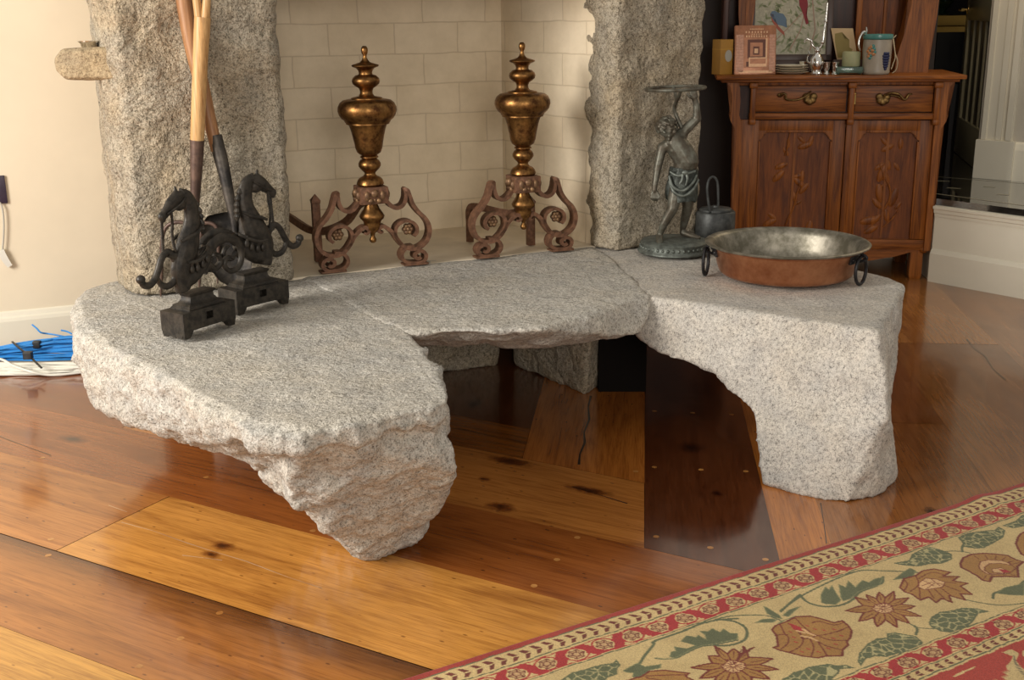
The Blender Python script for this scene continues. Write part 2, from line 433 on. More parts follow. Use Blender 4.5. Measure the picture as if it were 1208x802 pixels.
# ------------------------------------------------------------------ floor of wide old planks
AD = Vector((.8660, -.5)); AN = Vector((.5, .8660)); a_ = math.radians(83.5)
BD = Vector((math.cos(a_), math.sin(a_))); BM = Vector((math.sin(a_), -math.cos(a_)))
def build_floor():
    bm = bmesh.new(); uvl = bm.loops.layers.uv.new('UVMap'); cl = bm.loops.layers.float_color.new('tint')
    def quad(pts, col, along, across, z=0.0, seed=None, cols=None, inset=.0012):
        c = sum(pts, Vector((0, 0)))/len(pts)
        vs = []
        for p in pts:
            q = p-c; L = q.length
            vs.append(bm.verts.new((*(c+q*((L-inset)/L)), z)))
        f = bm.faces.new(vs); s = random.random() if seed is None else seed
        f.normal_update()
        if f.normal.z < 0: f.normal_flip()
        for lp in f.loops:
            p = lp.vert.co.xy; lp[uvl].uv = (p.dot(along), p.dot(across)); cc = col if cols is None else cols[vs.index(lp.vert)]; lp[cl] = (cc[0], cc[1]*.98, cc[2]*.72, s)
    def A(s0, s1, d0, d1, col): quad([AD*s0+AN*d0, AD*s1+AN*d0, AD*s1+AN*d1, AD*s0+AN*d1], col, AD, AN)
    def s_at(e, d):       # along-row position where row line d meets plank line e
        return (e - AN.dot(BM)*d)/AD.dot(BM)
    def Aend(s0, e, d0, d1, col):
        quad([AD*s0+AN*d0, AD*s_at(e, d0)+AN*d0, AD*s_at(e, d1)+AN*d1, AD*s0+AN*d1], col, AD, AN)
    def t_at(e, d): return (d-BM.dot(AN)*e)/BD.dot(AN)
    def B(e0, e1, d, t1, col, t0=None):
        ta, tb = (t_at(e0, d), t_at(e1, d)) if t0 is None else (t0, t0)
        quad([BD*ta+BM*e0, BD*tb+BM*e1, BD*t1+BM*e1, BD*t1+BM*e0], col, BD, BM)
    light = (.54, .245, .066); mid = (.40, .145, .034); brown = (.26, .080, .019); dark = (.095, .025, .009)
    gold = (.50, .205, .048); red = (.22, .062, .018)
    for d0, d1, c in ((-1.2, -.85, mid), (-.85, -.5, gold), (-.5, -.15, brown), (-.15, .2, mid), (.2, .5, gold), (.5, .82, mid), (.82, 1.12, brown)):
        s = -5
        while s < 4:
            n = s+random.uniform(1.8, 3); A(s, n, d0, d1, random.choice((c, mid, gold))); s = n
    A(-5, 4, 1.12, 1.42, (.51, .255, .066))
    m1 = (.345, .130, .036); e1 = (.12, .042, .014)
    for s0, s1, d0, d1, ca, cb in ((-5, 4, 1.421, 1.62, m1, m1), (-5, 4, 1.62, 1.732, m1, e1)):
        quad([AD*s0+AN*d0, AD*s1+AN*d0, AD*s1+AN*d1, AD*s0+AN*d1], m1, AD, AN, 0, .37, (ca, ca, cb, cb), 0.0)
    A(-5, -2.34, 1.735, 2.12, (.41, .160, .046)); A(-2.34, .6, 1.735, 2.12, light); A(.6, 4, 1.735, 2.12, brown)
    A(-5, .9, 2.12, 2.455, (.275, .084, .021)); A(.9, 4, 2.12, 2.455, mid)
    sj = Z(147, 503, 0).xy.dot(AD)
    A(-5, sj, 2.455, 2.835, red); Aend(sj, .024, 2.455, 2.835, (.43, .165, .045))
    Aend(-5, -.342, 2.835, 3.07, (.26, .085, .018))
    for d0, d1, c in ((3.07, 3.42, brown), (3.42, 3.8, red), (3.8, 4.2, mid), (4.2, 4.6, brown), (4.6, 5.0, mid)):
        Aend(-5, -.92, d0, d1, c)
    B(-.92, -.63, 3.07, 6.2, (.13, .042, .014)); B(-.63, -.342, 3.07, 6.2, (.12, .036, .013))
    B(-.342, -.165, 2.835, 6.2, (.40, .135, .032)); B(-.165, .024, 2.835, 6.2, (.43, .148, .034))
    B(.024, .352, 2.455, 6.2, dark); B(.352, .49, 2.455, 6.2, (.46, .160, .034))
    B(.49, .693, 2.455, 7, (.29, .108, .034))
    tj = Z(1070, 499, 0).xy.dot(BD)
    B(.693, .985, 2.455, tj, (.235, .084, .028)); B(.693, .985, 0, 7, (.195, .064, .022), t0=tj)
    tj = Z(1150, 406, 0).xy.dot(BD)
    B(.985, 1.42, 2.455, tj, (.26, .098, .034)); B(.985, 1.42, 0, 7, (.40, .165, .055), t0=tj)
    for e0, e1 in ((1.42, 1.78), (1.78, 2.15), (2.15, 2.5), (2.5, 2.9)):
        B(e0, e1, 2.455, 7, random.choice(((.30, .115, .038), (.36, .145, .05), brown)))
    # dark bed under the joints, and pale wooden pegs
    quad([Vector((-6, -2)), Vector((6, -2)), Vector((6, 8)), Vector((-6, 8))], (.02, .008, .004), AD, AN, -.003)
    pegs = [(60,636),(57,655),(259,723),(213,753),(164,786),(369,626),(630,691),(772,485),(817,487),(863,489),(772,551),(827,554),(880,556),
            (774,633),(838,646),(903,660),(681,634),(750,556),(657,660),(50,540),(243,563)]
    for x, y in pegs:
        c = Z(x, y, 0).xy
        quad([c+Vector((math.cos(k*PI/5), math.sin(k*PI/5)))*.0095 for k in range(10)], (.46, .215, .075), AD, AN, .0004)
    def crack(P, w, col, z=.0005):
        P = [Z(x, y, 0).xy for x, y in P]
        for i in range(len(P)-1):
            d = (P[i+1]-P[i]).normalized(); n = Vector((-d.y, d.x)); wa = w*(.6 if i % 2 else 1); wb = w*(1 if i % 2 else .6)
            quad([P[i]-n*wa, P[i]+n*wa, P[i+1]+n*wb, P[i+1]-n*wb], col, AD, AN, z, None, None, 0.0)
    crack([(697,467),(694,480),(695,495),(689,510),(690,522),(684,536),(683,548)], .004, (.012, .005, .003))
    crack([(143,616),(180,626),(222,641),(250,650),(290,662),(340,681),(380,694)], .0016, (.60, .42, .34))
    crack([(215,655),(240,658),(262,661)], .0016, (.60, .42, .34)); crack([(128,596),(150,604)], .0014, (.60, .42, .34))
    crack([(0,515),(40,530),(60,537)], .0022, (.03, .012, .008)); crack([(1140,400),(1150,412),(1162,420),(1172,436),(1186,448)], .0035, (.02, .008, .005))
    crack([(968,593),(972,618),(975,641)], .0014, (.05, .02, .012)); crack([(540,505),(580,514),(622,523)], .0030, (.05, .02, .012)); crack([(676,574),(705,583),(740,594)], .0026, (.06, .022, .012))
    for f in bm.faces:
        if f.normal.z < 0: f.normal_flip()
    me = bpy.data.meshes.new('floor'); bm.to_mesh(me); bm.free(); me.materials.append(MATS['floor planks'])
    o = link('floor', me); o['kind'] = 'structure'
build_floor()
# ------------------------------------------------------------------ rug
RU = Vector((.8660, .5)); RV = Vector((.5, -.8660)); RZ = .008
def ruv(x, y):
    p = Z(x, y, RZ); return p.xy.dot(RU), p.xy.dot(RV)+1.892
def build_rug():
    def axis(segs):
        out = []
        for a, b, st in segs: out += list(np.arange(a, b-1e-9, st))
        return np.array(out+[segs[-1][1]])
    us = axis([(.45, .84, .010), (.84, 2.76, .0021), (2.76, 3.3, .010)]); vs = axis([(0, .60, .0021), (.60, 1.15, .010)])
    Ug, Vg = np.meshgrid(us, vs, indexing='ij'); shp = Ug.shape
    img = np.zeros(shp+(3,)); G = lambda *c: np.array(c, float)
    # wobble of hand knotting
    wob = .0012*np.sin(Ug*61+1.3)+.0008*np.sin(Ug*143)
    Vw = Vg+wob
    cream = G(.54, .40, .185); pale = G(.58, .42, .19); redc = G(.36, .030, .030); redf = G(.37, .048, .032); green = G(.115, .125, .062); edge = G(.33, .040, .028)
    outl = G(.165, .030, .018); ochre = G(.345, .175, .048); pink = G(.62, .38, .18); lcell = G(.40, .35, .17); brn = G(.15, .035, .022)
    img[:] = cream
    def band(a, b, c, m=None):
        k = (Vw >= a) & (Vw < b)
        if m is not None: k &= m
        img[k] = c
    def chev(a, b, flip=1):
        band(a, b, pale); mid = (a+b)/2; hw = (b-a)/2
        q = (Vw-mid)/hw; P = .0285; ph = ((Ug+flip*np.abs(q)*.011) % P)/P
        m = (np.abs(q) < .78) & (ph > .25) & (ph < .25+.52*(1-.45*np.abs(q))) & (np.abs(q) > .08)
        img[m & (Vw > a) & (Vw < b)] = brn
    def floral(a, b, u0, P, flip):
        band(a, b, pale); mid = (a+b)/2; hw = (b-a)/2
        q = (Vw-mid)/hw; n = np.floor((Ug-u0)/P+.5); x = (Ug-u0)-n*P; s = np.where(n % 2 == 0, 1, -1)*flip
        inb = (Vw > a) & (Vw < b)
        # slanting jagged red leaf between the rosettes
        xl = ((Ug-u0)/P) % 1.0-.5; jag = .035*np.abs(((q*3.2) % 1)-.5)*2
        k = np.where(np.floor((Ug-u0)/P) % 2 == 0, 1, -1)*flip
        cx = xl-.20*q*k
        wdt = .135+.11*(1-np.abs(q))+jag*1.3
        m = (np.abs(cx) < wdt) & inb
        img[m] = redc
        # red vine that frames every rosette
        r = np.sqrt((x/(P*.40))**2+(q/.86)**2)
        img[(r > .90) & (r < 1.06) & inb] = redc
        rr = np.sqrt((x/(P*.40))**2+(q/.80)**2)
        img[(rr < .80) & inb & (np.abs(cx) > wdt*.55)] = pale
        ro = np.sqrt((x/.0185)**2+((Vw-mid)/.0170)**2); an = np.arctan2(Vw-mid, x)
        pet = 1+.12*np.cos(6*an)
        img[(ro < pet) & inb] = brn
        img[(ro < .86*pet) & (ro > .52) & (np.abs(np.sin(3*an)) > .33) & inb] = pink*.72
        img[(ro < .38) & inb] = pink*.8
        e = .10; img[((np.abs(q) > 1-e)) & inb] = redc
    band(-1, .016, edge); band(.016, .019, green)
    chev(.021, .064, 1); band(.0645, .068, green); band(.068, .073, pale)
    floral(.074, .128, 2.037, .0715, 1); band(.128, .131, pale); band(.131, .1345, green)
    band(.4475, .4505, green); band(.4505, .455, pale)
    floral(.455, .503, 1.668, .0735, -1); band(.503, .506, pale); band(.506, .509, green)
    chev(.509, .532, -1); band(.532, .536, green); band(.536, .541, pale)
    # inner field: red ground with pale scrolling shapes
    fld = Vw >= .541; img[fld] = redf
    an = np.sin(Ug*9+1.1)*np.cos((Vg-.6)*14)+.55*np.sin(Ug*23+Vg*17)+.35*np.cos(Vg*41-Ug*13)
    img[fld & (an > .62)] = cream; img[fld & (an > .54) & (an <= .62)] = G(.42, .33, .18)
    img[fld & (an > 1.0)] = redf; img[fld & (an > 1.25)] = ochre
    # ---- drawing helpers on the weave
    def field(o, pts, c):
        P = conv(o, pts); w = win(P, .01); m = inside(P, w) & (Vg[w] > .541); sub = img[w]; sub[m] = c
    def win(pts, pad):
        pts = np.array(pts); i0 = np.searchsorted(us, pts[:, 0].min()-pad); i1 = np.searchsorted(us, pts[:, 0].max()+pad)
        j0 = np.searchsorted(vs, pts[:, 1].min()-pad); j1 = np.searchsorted(vs, pts[:, 1].max()+pad)
        return slice(i0, i1), slice(j0, j1)
    def inside(pts, w):
        X = Ug[w]; Y = Vg[w]; r = np.zeros(X.shape, bool); n = len(pts)
        for i in range(n):
            x0, y0 = pts[i]; x1, y1 = pts[(i+1) % n]
            if y0 == y1: continue
            c = ((y0 > Y) != (y1 > Y)) & (X < (x1-x0)*(Y-y0)/(y1-y0)+x0); r ^= c
        return r
    def dist(pts, w, closed):
        X = Ug[w]; Y = Vg[w]; d = np.full(X.shape, 9.0); n = len(pts)
        for i in range(n if closed else n-1):
            x0, y0 = pts[i]; x1, y1 = pts[(i+1) % n]; dx, dy = x1-x0, y1-y0; L = dx*dx+dy*dy+1e-12
            t = np.clip(((X-x0)*dx+(Y-y0)*dy)/L, 0, 1); d = np.minimum(d, np.hypot(X-x0-t*dx, Y-y0-t*dy))
        return d
    OFF = [0.0]
    def conv(o, pts):
        ox, oy, s = o; return [(u+OFF[0], v) for u, v in (ruv(ox+x/s, oy+y/s) for x, y in pts)]
    def line(pts, wd, c, closed=False):
        w = win(pts, .02); d = dist(pts, w, closed); sub = img[w]; sub[(d < wd) & (Vg[w] < .446) & (Vg[w] > .131)] = c
    def sm(pts, k=5): return [(v.x, v.y) for v in crv([(x, y, 0) for x, y in pts], k)]
    def fill(pts, c, oc=None, ow=.0022, cells=None):
        w = win(pts, .01); m = inside(pts, w) & (Vg[w] < .4465) & (Vg[w] > .133); sub = img[w]; sub[m] = c
        if cells is not None:
            rs = np.random.RandomState(cells); P = np.array(pts); lo = P.min(0); hi = P.max(0)
            n = max(8, int((hi[0]-lo[0])*(hi[1]-lo[1])/.00034)); S = rs.rand(n, 2)*(hi-lo)+lo
            D = np.stack([np.hypot(Ug[w]-a, Vg[w]-b) for a, b in S]); D.sort(axis=0)
            e = (D[1]-D[0] < .0019) & m & (dist(pts, w, True) > .004)
            sub[e] = lcell
        if oc is not None:
            d = dist(pts, w, True); sub[(d < ow) & (Vg[w] < .4475) & (Vg[w] > .131)] = oc
    z4 = (1010, 700, 6.1)
    field(z4, [(1050,420),(1120,398),(1172,430),(1150,480),(1180,520),(1240,570),(1260,700),(1100,700),(1060,600),(1090,560),(1078,520),(1110,490),(1130,450)], cream)
    field(z4, [(1130,445),(1140,440),(1150,490),(1200,560),(1240,600),(1235,612),(1190,572),(1138,500)], G(.20,.16,.09))
    field(z4, [(1200,410),(1300,380),(1330,450),(1240,480),(1195,440)], cream)
    field(z4, [(690,600),(760,560),(860,520),(850,535),(780,570),(720,600)], pale)
    field(z4, [(960,640),(1010,612),(1050,640),(1020,680)], cream)
    zA = (860, 700, 7.106); zB = (1010, 560, 6.1); zC = (1010, 640, 6.1); z4 = (1010, 700, 6.1); z5 = (700, 720, 7.1); c2 = (844, 560, 3.313)
    # stems
    for o, p, wd in ((z5, [(390,440),(440,365),(505,285),(505,260),(640,212),(780,160),(900,112),(1040,80),(1208,68)], .0034),
                     (c2, [(0,565),(60,552),(130,548),(200,550),(255,568)], .0022), (c2, [(20,566),(70,572),(110,590),(124,615),(112,645),(60,665),(0,668)], .0034),
                     (c2, [(255,530),(300,498),(345,468),(420,430),(500,395),(570,374),(650,375),(740,378),(790,382)], .0026),
                     (c2, [(330,468),(360,498),(420,515),(490,510),(535,488),(565,458),(620,436),(652,420),(655,398)], .0034),
                     (zC, [(380,580),(430,606),(480,616),(560,620)], .0020), (zC, [(420,600),(440,625),(430,660)], .0032),
                     (zC, [(780,408),(900,432),(1050,448),(1208,434)], .0020), (zB, [(640,552),(700,548),(770,552),(820,562)], .0022), (zB, [(765,552),(762,520),(775,495)], .003),
                     (c2, [(1085,482),(1090,462),(1130,450),(1180,438),(1206,415)], .0034),
                     (zA, [(435,150),(500,90),(585,15)], .0032), (z5, [(520,400),(600,406),(700,396),(800,347),(900,303),(1000,290),(1208,246)], .0026)):
        line(sm(conv(o, p)), wd, green)
    line(sm(conv(z5, [(540,398),(640,404),(700,388),(800,338),(900,296),(1000,283),(1208,238)])), .0010, lcell)
    # leaves
    for i, (o, p) in enumerate(((zA, [(440,720),(500,690),(540,660),(620,640),(660,618),(740,605),(830,590),(900,605),(980,598),(1060,625),(930,636),(922,670),(860,725),(800,770),(600,790),(450,760)]),
                 (z4, [(10,490),(20,430),(80,360),(150,320),(220,315),(220,285),(280,278),(370,295),(430,305),(480,350),(470,395),(400,430),(300,430),(220,455),(140,450),(70,470),(35,525)]),
                 (zC, [(520,580),(540,535),(600,500),(680,490),(770,468),(870,472),(965,495),(880,510),(850,560),(800,610),(700,650),(610,640),(540,610)]),
                 (zB, [(265,635),(380,615),(400,570),(480,530),(520,515),(600,535),(690,570),(690,610),(620,640),(520,645),(450,660),(380,655),(330,650)]),
                 (zB, [(730,450),(800,420),(900,405),(1000,395),(1025,372),(1075,400),(1060,450),(990,490),(920,525),(860,530),(760,515),(765,490)]),
                 (zB, [(1050,365),(1150,330),(1190,295),(1290,270),(1330,300),(1215,370),(1130,385)]),
                 (z5, [(0,470),(80,450),(160,440),(195,410),(230,455),(200,490),(200,530),(120,560),(90,600),(0,650),(-150,650),(-300,600),(-180,520),(-60,490)]))):
        fill(conv(o, p), green, None, cells=11+i)
    for o, p in ((z5, [(640,388),(650,350),(690,340),(680,305),(780,320),(860,295),(735,258),(780,210),(860,225),(880,205),(950,250),(935,200),(890,172),(960,175),(1000,150),(1060,185),(1090,155),(1150,190),(1208,190),(1208,236),(1000,282),(900,294),(800,338),(730,376),(680,398)]),
                 (c2, [(415,500),(412,470),(430,438),(445,450),(455,432),(470,460),(490,490),(470,508),(430,505)]),
                 (c2, [(490,478),(483,428),(510,440),(520,415),(548,440),(560,425),(575,412),(600,420),(625,405),(655,400),(640,430),(600,440),(560,455),(530,482),(500,494)]),
                 (c2, [(1100,462),(1130,440),(1206,425),(1206,470),(1150,468)]), (c2, [(695,410),(735,380),(760,365),(782,375),(772,398),(730,405)]),
                 (zA, [(290,105),(340,130),(420,180),(445,212),(380,197),(320,168)]), (zA, [(218,242),(290,213),(360,210),(405,222),(360,240)]), (zA, [(450,185),(500,140),(600,108),(545,150),(500,192)]),
                 (zA, [(380,275),(440,228),(540,200),(555,190),(480,215),(430,245),(390,280)]),
                 (z5, [(250,505),(300,475),(370,440),(430,470),(540,455),(565,450),(560,480),(470,500),(440,540),(370,560),(330,555),(335,520),(280,515)])):
        fill(conv(o, p), green, G(.20, .20, .095), .0012)
    # blossoms
    def star(o, cen, tips, inner=.62, core=.42):
        T = conv(o, tips); c = conv(o, [cen])[0]; P = []
        n = len(T)
        for i in range(n):
            a, b = T[i], T[(i+1) % n]; P.append(a); mx, my = (a[0]+b[0])/2, (a[1]+b[1])/2
            P.append((c[0]+(mx-c[0])*inner, c[1]+(my-c[1])*inner))
        # rounded petals: bulge between inner points and the tip
        Q = []
        for i in range(n):
            i0 = P[(2*i-1) % (2*n)]; tp = P[2*i]; i1 = P[(2*i+1) % (2*n)]
            def pt(a, b, t, k):
                x, y = a[0]+(b[0]-a[0])*t, a[1]+(b[1]-a[1])*t; mx, my = c[0]+(tp[0]-c[0])*.8, c[1]+(tp[1]-c[1])*.8
                return (x+(x-mx)*k, y+(y-my)*k)
            Q += [i0, pt(i0, tp, .5, .25), tp, pt(tp, i1, .5, .25)]
        fill(Q, ochre, outl, .0025)
        for i in range(n):
            q = P[(2*i+1) % (2*n)]; line([c, q], .0018, outl); tp = T[i]
            line([(c[0]+(tp[0]-c[0])*.45, c[1]+(tp[1]-c[1])*.45), (c[0]+(tp[0]-c[0])*.82, c[1]+(tp[1]-c[1])*.82)], .0011, outl)
        K = [(c[0]+(t[0]-c[0])*core, c[1]+(t[1]-c[1])*core) for t in P]; K2 = [(c[0]+(t[0]-c[0])*(core if i % 2 else core*.72), c[1]+(t[1]-c[1])*(core if i % 2 else core*.72)) for i, t in enumerate(P)]
        fill(K2, pink, outl, .0014)
        for t in T: line([(c[0]+(t[0]-c[0])*.06, c[1]+(t[1]-c[1])*.06), (c[0]+(t[0]-c[0])*.24, c[1]+(t[1]-c[1])*.24)], .0012, outl)
    star(c2, (655,520), [(697,455),(755,480),(780,513),(803,553),(757,580),(710,595),(632,593),(562,572),(508,532),(548,478),(590,468),(640,458)])
    star((0, 0, 1), (865,785), [(889.5,763.3),(877,762),(911.4,776.7),(917.7,789.4),(907.8,800.6),(890,812),(865,816),(840,812),(826,800),(815.5,787.6),(836,774),(843,762),(866,765)])
    fill(conv((0, 0, 1), [(737,803),(758,797),(766,791.5),(785,790.5),(813,794),(809,798),(822,804),(812,816),(775,826),(742,818)]), ochre, outl)
    for q in ([(762,797),(790,796),(810,796)], [(762,799),(785,803),(812,808)]): line(conv((0, 0, 1), q), .0015, outl)
    f3 = conv(zA, [(360,300),(390,268),(480,235),(560,195),(680,190),(780,215),(880,245),(950,230),(1000,270),(1028,312),(1018,370),(988,400),(1000,430),(955,470),(950,522),(820,525),(740,540),(620,525),(510,495),(430,475),(368,450),(412,440),(400,352)])
    fill(f3, ochre, outl, .0026)
    for q in ([(430,260),(465,330),(500,370),(490,420),(440,460)], [(390,350),(450,340),(490,345)], [(500,250),(560,300),(620,370),(600,440),(510,490)], [(560,210),(640,290),(740,350),(900,320),(1000,280)],
              [(700,245),(760,235),(880,265),(960,245)], [(740,350),(850,390),(1000,390)], [(740,400),(820,440),(940,470)], [(740,400),(790,470),(820,520)], [(680,380),(710,450),(690,525)], [(730,355),(620,380),(600,330)]):
        line(sm(conv(zA, q), 3), .0016, outl)
    fill(conv(zA, [(500,245),(560,265),(620,292),(640,312),(575,312),(540,300)]), redc)
    for q in ([(570,310),(640,330)], [(610,355),(690,370)], [(660,330),(720,350)], [(690,370),(735,395)], [(620,300),(655,318)]): line(conv(zA, q), .0030, pink)
    for x, y in ((655,270),(720,298),(800,310),(880,300),(940,352),(875,375),(895,425),(835,460),(750,490),(665,465),(610,487),(560,405),(545,365),(515,320)): line(conv(zA, [(x-12, y-4), (x+12, y+4)]), .0018, redc)
    f5 = conv(zC, [(315,320),(345,258),(430,237),(480,203),(560,190),(680,215),(625,242),(740,245),(695,275),(805,293),(750,312),(835,372),(750,368),(785,412),(668,380),(688,430),(615,400),(575,432),(525,390),(460,412),(400,368),(350,352)])
    fill(f5, ochre, outl, .0026)
    for q in ([(430,240),(450,300),(390,350)], [(450,260),(540,215),(640,235)], [(600,250),(700,255)], [(630,285),(720,290)], [(640,310),(750,350)], [(600,320),(690,385)], [(560,330),(640,405)], [(510,325),(560,400)], [(455,320),(460,400)], [(345,262),(370,300),(340,350)]):
        line(sm(conv(zC, q), 3), .0015, outl)
    fill(conv(zC, [(450,290),(500,255),(580,265),(640,285),(620,320),(560,330),(490,340),(450,320)]), pink, outl, .0013, None)
    for q in ([(480,270),(560,310)], [(540,262),(600,310)], [(470,310),(540,285),(620,300)], [(500,335),(560,295)]): line(conv(zC, q), .0011, outl)
    f6 = [(750,150),(770,110),(830,82),(920,75),(1010,80),(1090,90),(1150,122),(1205,137),(1160,172),(1168,247),(1080,243),(978,245),(960,280),(910,270),(872,240),(800,200),(757,180)]
    fill(conv(zC, f6), ochre, outl, .0030)
    for k in range(2, 14): x, y = f6[k % len(f6)]; line(conv(zC, [(x+(985-x)*.12, y+(180-y)*.12), (x+(985-x)*.38, y+(180-y)*.38)]), .0012, outl)
    fill(conv(zC, [(885,165),(895,135),(950,122),(1050,128),(1110,150),(1095,200),(1080,225),(985,228),(940,225),(890,190)]), pink, outl, .0014)
    fill(conv(zC, [(925,175),(960,150),(1040,148),(1120,160),(1150,185),(1100,220),(960,222),(925,200)]), ochre, outl, .0013)
    fill(conv(zC, [(975,190),(1040,180),(1100,205),(1060,220),(985,212)]), pink, outl, .0012)
    fill(conv(zC, [(1025,190),(1080,195),(1115,212),(1060,218)]), redc)
    fill(conv(zB, [(1150,495),(1165,450),(1185,425),(1240,400),(1330,430),(1330,540),(1240,590),(1190,570),(1165,530)]), ochre, outl, .0028)
    # the border repeats past the edge of the photograph
    OFF[0] = 1.06
    star((0, 0, 1), (865,785), [(889.5,763.3),(877,762),(911.4,776.7),(917.7,789.4),(907.8,800.6),(890,812),(865,816),(840,812),(826,800),(815.5,787.6),(836,774),(843,762),(866,765)])
    fill([(u+1.06, v) for u, v in f3], ochre, outl, .0026)
    fill(conv(z4, [(10,490),(20,430),(80,360),(150,320),(220,315),(220,285),(280,278),(370,295),(430,305),(480,350),(470,395),(400,430),(300,430),(220,455),(140,450),(70,470),(35,525)]), green, None, cells=31)
    fill(conv(zA, [(440,720),(500,690),(540,660),(620,640),(660,618),(740,605),(830,590),(900,605),(980,598),(1060,625),(930,636),(922,670),(860,725),(800,770),(600,790),(450,760)]), green, None, cells=32)
    # ---- mesh
    ni, nj = shp; base = RU.x, RU.y
    X = Ug*RU.x+(Vg-1.892)*RV.x; Yy = Ug*RU.y+(Vg-1.892)*RV.y
    rp = .0045*np.exp(-((Ug-2.55)/.05)**2)*np.exp(-((Vg-.0)/.10)**2)
    lift = RZ + rp*1.2 + .0007*np.sin(Ug*17)*np.sin(Vg*19)
    X = X + rp*RV.x*-.9; Yy = Yy + rp*RV.y*-.9
    verts = np.stack([X, Yy, lift], -1).reshape(-1, 3)
    idx = np.arange(ni*nj).reshape(ni, nj)
    q = np.stack([idx[:-1, :-1], idx[:-1, 1:], idx[1:, 1:], idx[1:, :-1]], -1).reshape(-1, 4)
    border = np.concatenate([idx[:, 0], idx[-1, 1:], idx[-2::-1, -1], idx[0, -2:0:-1]])
    low = verts[border].copy(); low[:, 2] = .0004; nb = len(border); lo_i = ni*nj+np.arange(nb)
    side = np.stack([border, np.roll(border, -1), np.roll(lo_i, -1), lo_i], -1)
    verts = np.concatenate([verts, low]); q = np.concatenate([q, side])
    me = bpy.data.meshes.new('rug'); me.vertices.add(len(verts)); me.vertices.foreach_set('co', verts.ravel())
    me.loops.add(q.size); me.loops.foreach_set('vertex_index', q.ravel().astype(np.int32))
    me.polygons.add(len(q)); me.polygons.foreach_set('loop_start', np.arange(0, q.size, 4, dtype=np.int32)); me.polygons.foreach_set('loop_total', np.full(len(q), 4, np.int32))
    me.update(calc_edges=True); me.validate()
    colr = np.ones((len(verts), 4), np.float32); ff = img.reshape(-1, 3); colr[:ni*nj, :3] = ff; colr[ni*nj:, :3] = edge
    at = me.color_attributes.new('tint', 'FLOAT_COLOR', 'POINT'); at.data.foreach_set('color', colr.ravel())
    me.polygons.foreach_set('use_smooth', np.ones(len(q), bool))
    me.materials.append(MATS['rug wool'])
    tag(link('rug', me), 'cream and red wool rug with floral border lying on the plank floor', 'rug')
build_rug()
# ------------------------------------------------------------------ room
def quadwall(name, a, b, z0, z1, mat, thick=.08, uvs=False):
    """upright wall from a to b (points on the floor plan); its thickness goes to the left of a->b"""
    a = Vector((a[0], a[1])); b = Vector((b[0], b[1])); d = (b-a).normalized(); n = Vector((-d.y, d.x))*thick
    bm = bmesh.new()
    prism(bm, [tuple(a), tuple(b), tuple(b+n), tuple(a+n)], 'z', z0, z1)
    if uvs:
        l = bm.loops.layers.uv.new('UVMap')
        for f in bm.faces:
            for lp in f.loops: lp[l].uv = ((lp.vert.co.xy-a).dot(d)+uvs, lp.vert.co.z-HZ)
    return struct(name, bm, mat)
WL = Z(0, 412, 0)                                   # wall left of the fireplace
w0 = WL - TX*2.2; w1 = WL + TX*1.35
quadwall('wall_left', w0, w1, 0, 2.7, 'plaster cream')
def molding(name, a, b, prof, mat):                 # profile (out, z) swept from a to b, out = to the right of a->b
    a = Vector((a[0], a[1], 0)); b = Vector((b[0], b[1], 0)); d = (b-a).normalized(); n = Vector((d.y, -d.x, 0))
    bm = bmesh.new(); A = [bm.verts.new(a+n*o+Vector((0, 0, z))) for o, z in prof]; B = [bm.verts.new(b+n*o+Vector((0, 0, z))) for o, z in prof]
    for i in range(len(prof)-1): bm.faces.new((A[i], B[i], B[i+1], A[i+1]))
    bm.faces.new(A[::-1]); bm.faces.new(B)
    return struct(name, bm, mat)
BB = [(0, 0), (.018, 0), (.018, .115), (.015, .128), (.010, .135), (.006, .150), (0, .155)]
molding('baseboard_left', w0, w1, BB, 'paint ivory')
# firebox
FBR = Z(612, 270, HZ); FBR = Vector((FBR.x, FBR.y)) + TY.xy*.16; FBL = FBR - TX.xy*1.25
FRF = Z(694, 288, HZ).xy + TX.xy*.02; FLF = Z(345, 326, HZ).xy - TX.xy*.26
quadwall('wall_firebox_back', FBL, FBR, HZ-.02, 2.05, 'firebrick', .08, .07)
quadwall('wall_firebox_right', FBR, FRF, HZ-.02, 2.05, 'firebrick', .06, .11)
quadwall('wall_firebox_left', FLF, FBL, HZ-.02, 2.05, 'firebrick', .06, .02)
FLOORM = 'firebox floor'
bm = bmesh.new(); prism(bm, [tuple(p) for p in (FLF-TY.xy*.02, FRF-TY.xy*.02, FBR+TY.xy*.02, FBL+TY.xy*.02)], 'z', HZ-.06, HZ-.004)
l = bm.loops.layers.uv.new('UVMap')
for f in bm.faces:
    for lp in f.loops: lp[l].uv = (lp.vert.co.x*.4, lp.vert.co.y*.4+3.03)
struct('floor_firebox', bm, 'firebox floor')
# foundation below the firebox and the chimney mass above and beside it
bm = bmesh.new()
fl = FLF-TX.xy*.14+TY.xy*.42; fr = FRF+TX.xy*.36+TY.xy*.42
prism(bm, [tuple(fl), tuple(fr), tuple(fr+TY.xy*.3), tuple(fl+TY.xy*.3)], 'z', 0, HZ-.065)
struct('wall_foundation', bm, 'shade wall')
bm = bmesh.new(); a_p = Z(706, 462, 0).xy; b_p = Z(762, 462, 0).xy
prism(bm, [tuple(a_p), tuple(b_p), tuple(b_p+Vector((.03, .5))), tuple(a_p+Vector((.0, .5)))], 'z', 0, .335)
struct('black_block', bm, 'plain black')  # plain black block under the hearth slab
bm = bmesh.new()
prism(bm, [tuple(FLF-TX.xy*.3+TY.xy*.0), tuple(FRF+TX.xy*.3+TY.xy*.0), tuple(FRF+TX.xy*.3+TY.xy*1.2), tuple(FLF-TX.xy*.3+TY.xy*1.2)], 'z', 2.06, 2.7)
struct('wall_chimney', bm, 'plaster cream')
